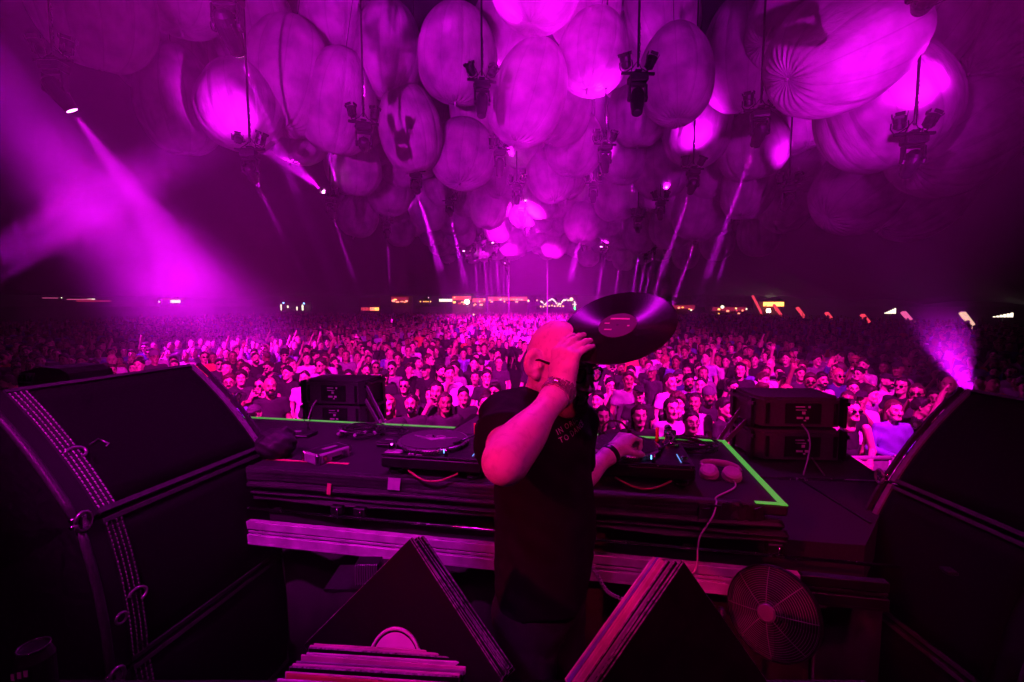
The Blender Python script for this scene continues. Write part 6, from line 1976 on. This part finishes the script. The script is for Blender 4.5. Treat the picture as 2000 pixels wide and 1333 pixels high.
# far left: strip lights and a lit stage with dancers
t = thing('strip_light', 'thin pink strip light at the far left horizon', 'lights', (P(140, 583, 80).x, 80, 0))
panel(t, 'tube', 84, 582.0, 112, 583, 80, G['pink']); panel(t, 'tube', 132, 584.5, 180, 586, 80, G['pink']); panel(t, 'tube', 150, 586.8, 216, 590, 80, G['dimred']); panel(t, 'tube', 172, 584.0, 184, 585.4, 80, G['white'])
t = thing('kiosk_window', 'white lit kiosk window in the smoke on the left', 'window', (P(344, 588, 80).x, 80, 0))
panel(t, 'pane', 334, 586.5, 351, 592, 80, G['white']); panel(t, 'frame', 318, 583.4, 358, 585.6, 80, G['dimred'])
t = thing('side_stage', 'small far stage with white figures and blue lamps', 'stage', (P(572, 600, 88).x, 88, 0))
MB().box((0, 1.5, 1.6), (6.2, .3, 4.2)).build('back_panel', M['blackmetal'], t)
for u, v0, v1, w in ((549, 594, 607, 3.0), (562, 597, 602, 3.4), (580, 599, 607, 3.0), (591, 595, 607, 4.0)):
    c, ww, hh = rectp(u - w / 2, v0, u + w / 2, v1, 88)
    MB().lathe([(.02, -hh / 2), (ww * .4, -hh * .4), (ww * .35, 0), (ww * .5, hh * .25), (ww * .3, hh * .4), (.02, hh / 2)], 8, c - Vector(t.location)).build('lit_figure', G['white'], t)
for u, v in ((553.5, 592.2), (593.5, 593.2)): MB().lathe([(.001, -.17), (.19, 0), (.001, .17)], 10, P(u, v, 87) - Vector(t.location)).build('blue_lamp', G['blue'], t)
# tent poles among the far crowd
M['pole'] = mat('tent_pole', (.6, .58, .6), .5)
for u, v0, v1, lb in ((994, 577, 614, 'slim tent pole before the red banner'), (1069, 578, 608, 'slim tent pole before the festoon')):
    a, b = P(u, v0, 58), P(u, v1, 58)
    o = MB().tube([(a.x, a.y, 0), (a.x, a.y, a.z + 8)], .085, 10).build('tent_pole', M['pole'], None); tag(o, lb, 'pole')
# leaning columns at the right tent edge, lamplight on them painted as emission
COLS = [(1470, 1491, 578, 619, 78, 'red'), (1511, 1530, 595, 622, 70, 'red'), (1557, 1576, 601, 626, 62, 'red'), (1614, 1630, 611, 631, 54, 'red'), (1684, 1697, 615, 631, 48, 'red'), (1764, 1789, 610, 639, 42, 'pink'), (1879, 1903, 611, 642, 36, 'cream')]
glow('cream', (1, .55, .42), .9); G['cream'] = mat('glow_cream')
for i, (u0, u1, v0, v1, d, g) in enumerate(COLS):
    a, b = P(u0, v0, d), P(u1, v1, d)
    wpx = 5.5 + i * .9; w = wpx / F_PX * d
    t = thing('glow_painted_column', f'leaning {"pale" if g == "cream" else "red"} column with painted glow, {ordinal(i)} from left along the tent edge', 'column', (b.x, b.y, 0), group='leaning columns with painted glow along the tent edge')
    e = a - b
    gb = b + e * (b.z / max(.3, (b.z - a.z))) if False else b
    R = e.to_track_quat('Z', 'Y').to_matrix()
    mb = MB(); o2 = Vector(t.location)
    mb.box((a + b) / 2 - o2, (w, w * .5, e.length), R); mb.build('glow_painted_sleeve', G[g], t)
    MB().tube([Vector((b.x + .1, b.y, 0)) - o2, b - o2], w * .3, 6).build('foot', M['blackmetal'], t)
for u0, u1, v0, v1, d, lb in ((1728, 1751, 602, 613, 44, 'white lit slatted gable at the right tent edge'), (1940, 1981, 611, 620, 36, 'white lit slatted gable at the far right')):
    c = P((u0 + u1) / 2, v1, d); t = thing('lit_gable', lb, 'gable', (c.x, c.y, 0))
    nb_ = 6
    for k in range(nb_):
        ua = u0 + (u1 - u0) * k / nb_; ub = ua + (u1 - u0) / nb_ * .62
        panel(t, 'lit_slat', ua, v1 - (v1 - v0) * (k + 1) / nb_ * .95, ub, v1, d, G['white'], .06)
    MB().tube([(0, .1, 0), (0, .1, c.z)], .05, 6).build('post', M['blackmetal'], t)
# trees beyond the tent edge
M['leaf'] = mat('leaf', (.05, .075, .03), .8, 0, .3, 4)
M['bark'] = mat('bark', (.08, .06, .045), .9, 0, .3, 6)
def tree(u, d, h, r, seed, label):
    rr = random.Random(seed); c = P(u, 596, d)
    t = thing('tree', label, 'tree', (c.x, d, 0))
    MB().tube([(0, 0, 0), (.15, 0, h * .35), (0, .1, h * .6)], [.3, .22, .12], 8).build('trunk', M['bark'], t)
    for k in range(4):
        a = rr.uniform(0, 6.28); MB().tube([(0, 0, h * .45), (r * .4 * math.cos(a), r * .4 * math.sin(a), h * .65), (r * .7 * math.cos(a), r * .7 * math.sin(a), h * .8)], [.12, .08, .03], 5).build('limb', M['bark'], t)
    n = 900
    V = []; F = []
    for k in range(n):
        a, b = rr.uniform(0, 6.28), rr.uniform(-1, 1); q = rr.uniform(.35, 1) ** .5 * (1 + .25 * math.sin(a * 3 + seed) * math.cos(b * 4))
        p = Vector((r * q * math.cos(a) * math.sqrt(1 - b * b), r * q * math.sin(a) * math.sqrt(1 - b * b), h * .72 + h * .32 * q * b))
        s = rr.uniform(.15, .4); e1 = Vector((rr.gauss(0, 1), rr.gauss(0, 1), rr.gauss(0, 1))).normalized() * s; e2 = e1.orthogonal().normalized() * s * .6
        V += [p - e1, p + e2, p + e1, p - e2]; F.append((4 * k, 4 * k + 1, 4 * k + 2, 4 * k + 3))
    mesh_obj('crown', V, F, M['leaf'], t)
tree(1345, 108, 5.4, 3.2, 1, 'leafy tree just right of the record')
tree(1410, 106, 5.0, 3.6, 2, 'leafy tree over the yellow-white lamp')
tree(1455, 104, 4.6, 2.6, 3, 'leafy tree nearest the first leaning column')
tree(1500, 100, 5.2, 2.6, 4, 'leafy tree behind the orange bar hut')
# ------------------------------------------------------------------ stage lamps standing outside the picture
# crowd key: profiles on the trusses behind the photographer, one at each side
spot('stage_profile_lamp', (-2.6, 1.8, 6.5), (-2.8, 9.6, 1.2), 9800, 74, 0.6, (1.0, .003, .68), 0.15)
spot('stage_profile_lamp', (3.6, 1.8, 6.5), (3.0, 9.8, 1.2), 8800, 62, 0.6, (1.0, .003, .68), 0.15)
spot('stage_profile_lamp', (0.5, 3.0, 7.4), (1.5, 36, 0.6), 150000, 31, 0.9, (1.0, .003, .90), 0.25)
spot('added_tent_lamp', (0.5, 25.0, 8.6), (2.0, 60, 0.0), 90000, 50, 0.9, (1.0, .003, .95), 0.25)  # added unseen lamp inside the tent, brightens far crowd and haze
# floor washes of the stage throw light up at the balloons
spot('floor_wash_lamp', (-4.5, -3.0, 3.2), (-2.8, 15.0, 10.6), 16000, 48, 0.9, MAGENTA, 0.1)
spot('floor_wash_lamp', (4.8, -3.0, 3.2), (6.0, 16.5, 10.6), 6800, 44, 0.9, MAGENTA, 0.1)
# key on the DJ from the booth truss, behind the photographer's left shoulder
spot('booth_lamp', (-2.3, -1.0, 4.3), (0.06, 1.25, 2.6), 390, 22, 0.7, HOTPINK, 0.06)
spot('booth_wash_lamp', (-1.8, -0.5, 5.8), (-0.95, 2.3, 2.1), 800, 26, 0.5, (1.0, .004, .85), 0.08)
spot('booth_wash_lamp', (1.4, -1.0, 5.4), (0.85, 1.9, 2.05), 170, 38, 0.6, (1.0, .006, .28), 0.08)
spot('booth_wash_lamp', (-0.9, -1.6, 5.6), (0.2, 2.2, 1.9), 80, 62, 0.8, (1.0, .004, .65), 0.1)
spot('booth_wash_lamp', (-0.9, -0.5, 4.4), (-0.28, 0.72, 2.2), 110, 17, 0.5, (1.0, .003, .95), 0.05)  # added unseen lamp, brightens the upright record sleeves
# added unseen lamp over the crowd side, brightens the table from behind
spot('added_table_light', (0.2, 5.2, 7.6), (0.1, 2.2, 2.1), 520, 36, 0.7, MAGENTA, 0.08)
# side beams through the smoke at the left
spot('side_beam_lamp', P(-190, -40, 10), P(450, 690, 14), 105000, 26, 1.0, MAGENTA, 0.7)
spot('side_beam_lamp', P(-90, 560, 9.5), P(300, 330, 10.5), 60000, 11, 1.0, MAGENTA, 0.4)

# ------------------------------------------------------------------ haze
hm = bpy.data.materials.new('haze_air')
hm.use_nodes = True
hm.node_tree.nodes.clear()
_o = hm.node_tree.nodes.new('ShaderNodeOutputMaterial')
_v = hm.node_tree.nodes.new('ShaderNodeVolumePrincipled')
_v.inputs['Color'].default_value = (0.9, 0.9, 0.95, 1)
_v.inputs['Density'].default_value = 0.0040
_v.inputs['Anisotropy'].default_value = 0.1
hm.node_tree.links.new(_v.outputs['Volume'], _o.inputs['Volume'])
hb = MB().box((0, 55, 9.0), (220, 170, 22)).build('haze', hm)
tag(hb, 'thin stage haze filling the tent', 'haze', kind='stuff')

# ------------------------------------------------------------------ smoke puffs drifting through the side beams
def smoke_mat(name, dens, scale, seed):
    m = bpy.data.materials.new(name); m.use_nodes = True
    nt = m.node_tree; nt.nodes.clear()
    out = nt.nodes.new('ShaderNodeOutputMaterial'); v = nt.nodes.new('ShaderNodeVolumePrincipled')
    v.inputs['Color'].default_value = (.92, .92, .95, 1); v.inputs['Anisotropy'].default_value = .1
    tc = nt.nodes.new('ShaderNodeTexCoord')
    gr = nt.nodes.new('ShaderNodeTexGradient'); gr.gradient_type = 'QUADRATIC_SPHERE'
    nt.links.new(tc.outputs['Object'], gr.inputs['Vector'])
    n = nt.nodes.new('ShaderNodeTexNoise'); n.noise_dimensions = '4D'; n.inputs['W'].default_value = seed
    n.inputs['Scale'].default_value = scale; n.inputs['Detail'].default_value = 3
    nt.links.new(tc.outputs['Object'], n.inputs['Vector'])
    mr = nt.nodes.new('ShaderNodeMapRange'); mr.inputs['From Min'].default_value = .30; mr.inputs['From Max'].default_value = .80
    mr.inputs['To Max'].default_value = dens
    nt.links.new(n.outputs['Fac'], mr.inputs['Value'])
    mu = nt.nodes.new('ShaderNodeMath'); mu.operation = 'MULTIPLY'
    nt.links.new(mr.outputs['Result'], mu.inputs[0]); nt.links.new(gr.outputs['Fac'], mu.inputs[1])
    nt.links.new(mu.outputs[0], v.inputs['Density'])
    nt.links.new(v.outputs['Volume'], out.inputs['Volume'])
    return m
def puff(label, c, r, dens, scale, seed):
    bm = bmesh.new(); bmesh.ops.create_icosphere(bm, subdivisions=3, radius=1.0)
    me = bpy.data.meshes.new('smoke'); bm.to_mesh(me); bm.free()
    me.materials.append(smoke_mat('smoke_air', dens, scale, seed))
    o = bpy.data.objects.new('smoke', me); link(o); o.location = c; o.scale = r
    tag(o, label, 'smoke', kind='stuff')
puff('drifting smoke cloud in the beams at the left', P(250, 420, 10.5), (4.6, 3.4, 3.4), .26, 1.9, 1.0)
puff('smoke rolling over the crowd behind the left speaker stack', P(420, 590, 12.6), (4.2, 3.2, 3.2), .30, 1.8, 4.0)
puff('smoke puff rising beside the right speaker stack', P(1850, 695, 7.5), (1.1, 1.0, 1.2), .8, 1.5, 7.0)
spot('added_smoke_lamp', P(1905, 790, 7.2), P(1835, 650, 7.8), 2400, 44, 1.0, MAGENTA, 0.05)  # added lamp to brighten the right smoke puff

# added cones of denser haze that make the narrow beams show
_bm = {}
def beam_mat(d):
    if d not in _bm:
        m = bpy.data.materials.new('beam_cone_haze'); m.use_nodes = True; nt = m.node_tree; nt.nodes.clear()
        out = nt.nodes.new('ShaderNodeOutputMaterial'); v = nt.nodes.new('ShaderNodeVolumePrincipled')
        v.inputs['Color'].default_value = (.92, .92, .95, 1); v.inputs['Density'].default_value = d
        nt.links.new(v.outputs['Volume'], out.inputs['Volume']); _bm[d] = m
    return _bm[d]
for i, (a, dr, half, L, dens, r0, c, kind_) in enumerate(BEAMS):
    R = dr.to_track_quat('Z', 'Y').to_matrix()
    tn = math.tan(math.radians(half * 1.05))
    o = MB().lathe([(r0 + .02, -.02), (r0 + .02 + tn * L, L)], 16, a, R).build('smoke', beam_mat(dens))
    for p in o.data.polygons: p.use_smooth = False
    tag(o, f'added haze cone in the beam of a {"wash light" if kind_ == "wash" else "moving head"}, {ordinal(i)} beam listed from the top', 'smoke', kind='stuff')

# added body for the made-up lamp in the right smoke
fl = P(1905, 790, 7.2)
t = thing('added_floor_light', 'added small floor light in the smoke behind the right speaker stack', 'stage light', (fl.x, fl.y, 0))
MB().tube([(0, 0, 0), (0, 0, fl.z - .25)], .03, 8).build('stand', M['blackmetal'], t)
MB().lathe([(.06, fl.z - .25), (.1, fl.z - .2), (.1, fl.z - .06), (.08, fl.z - .05), (.001, fl.z - .05)], 14).build('housing', M['blackplastic'], t)
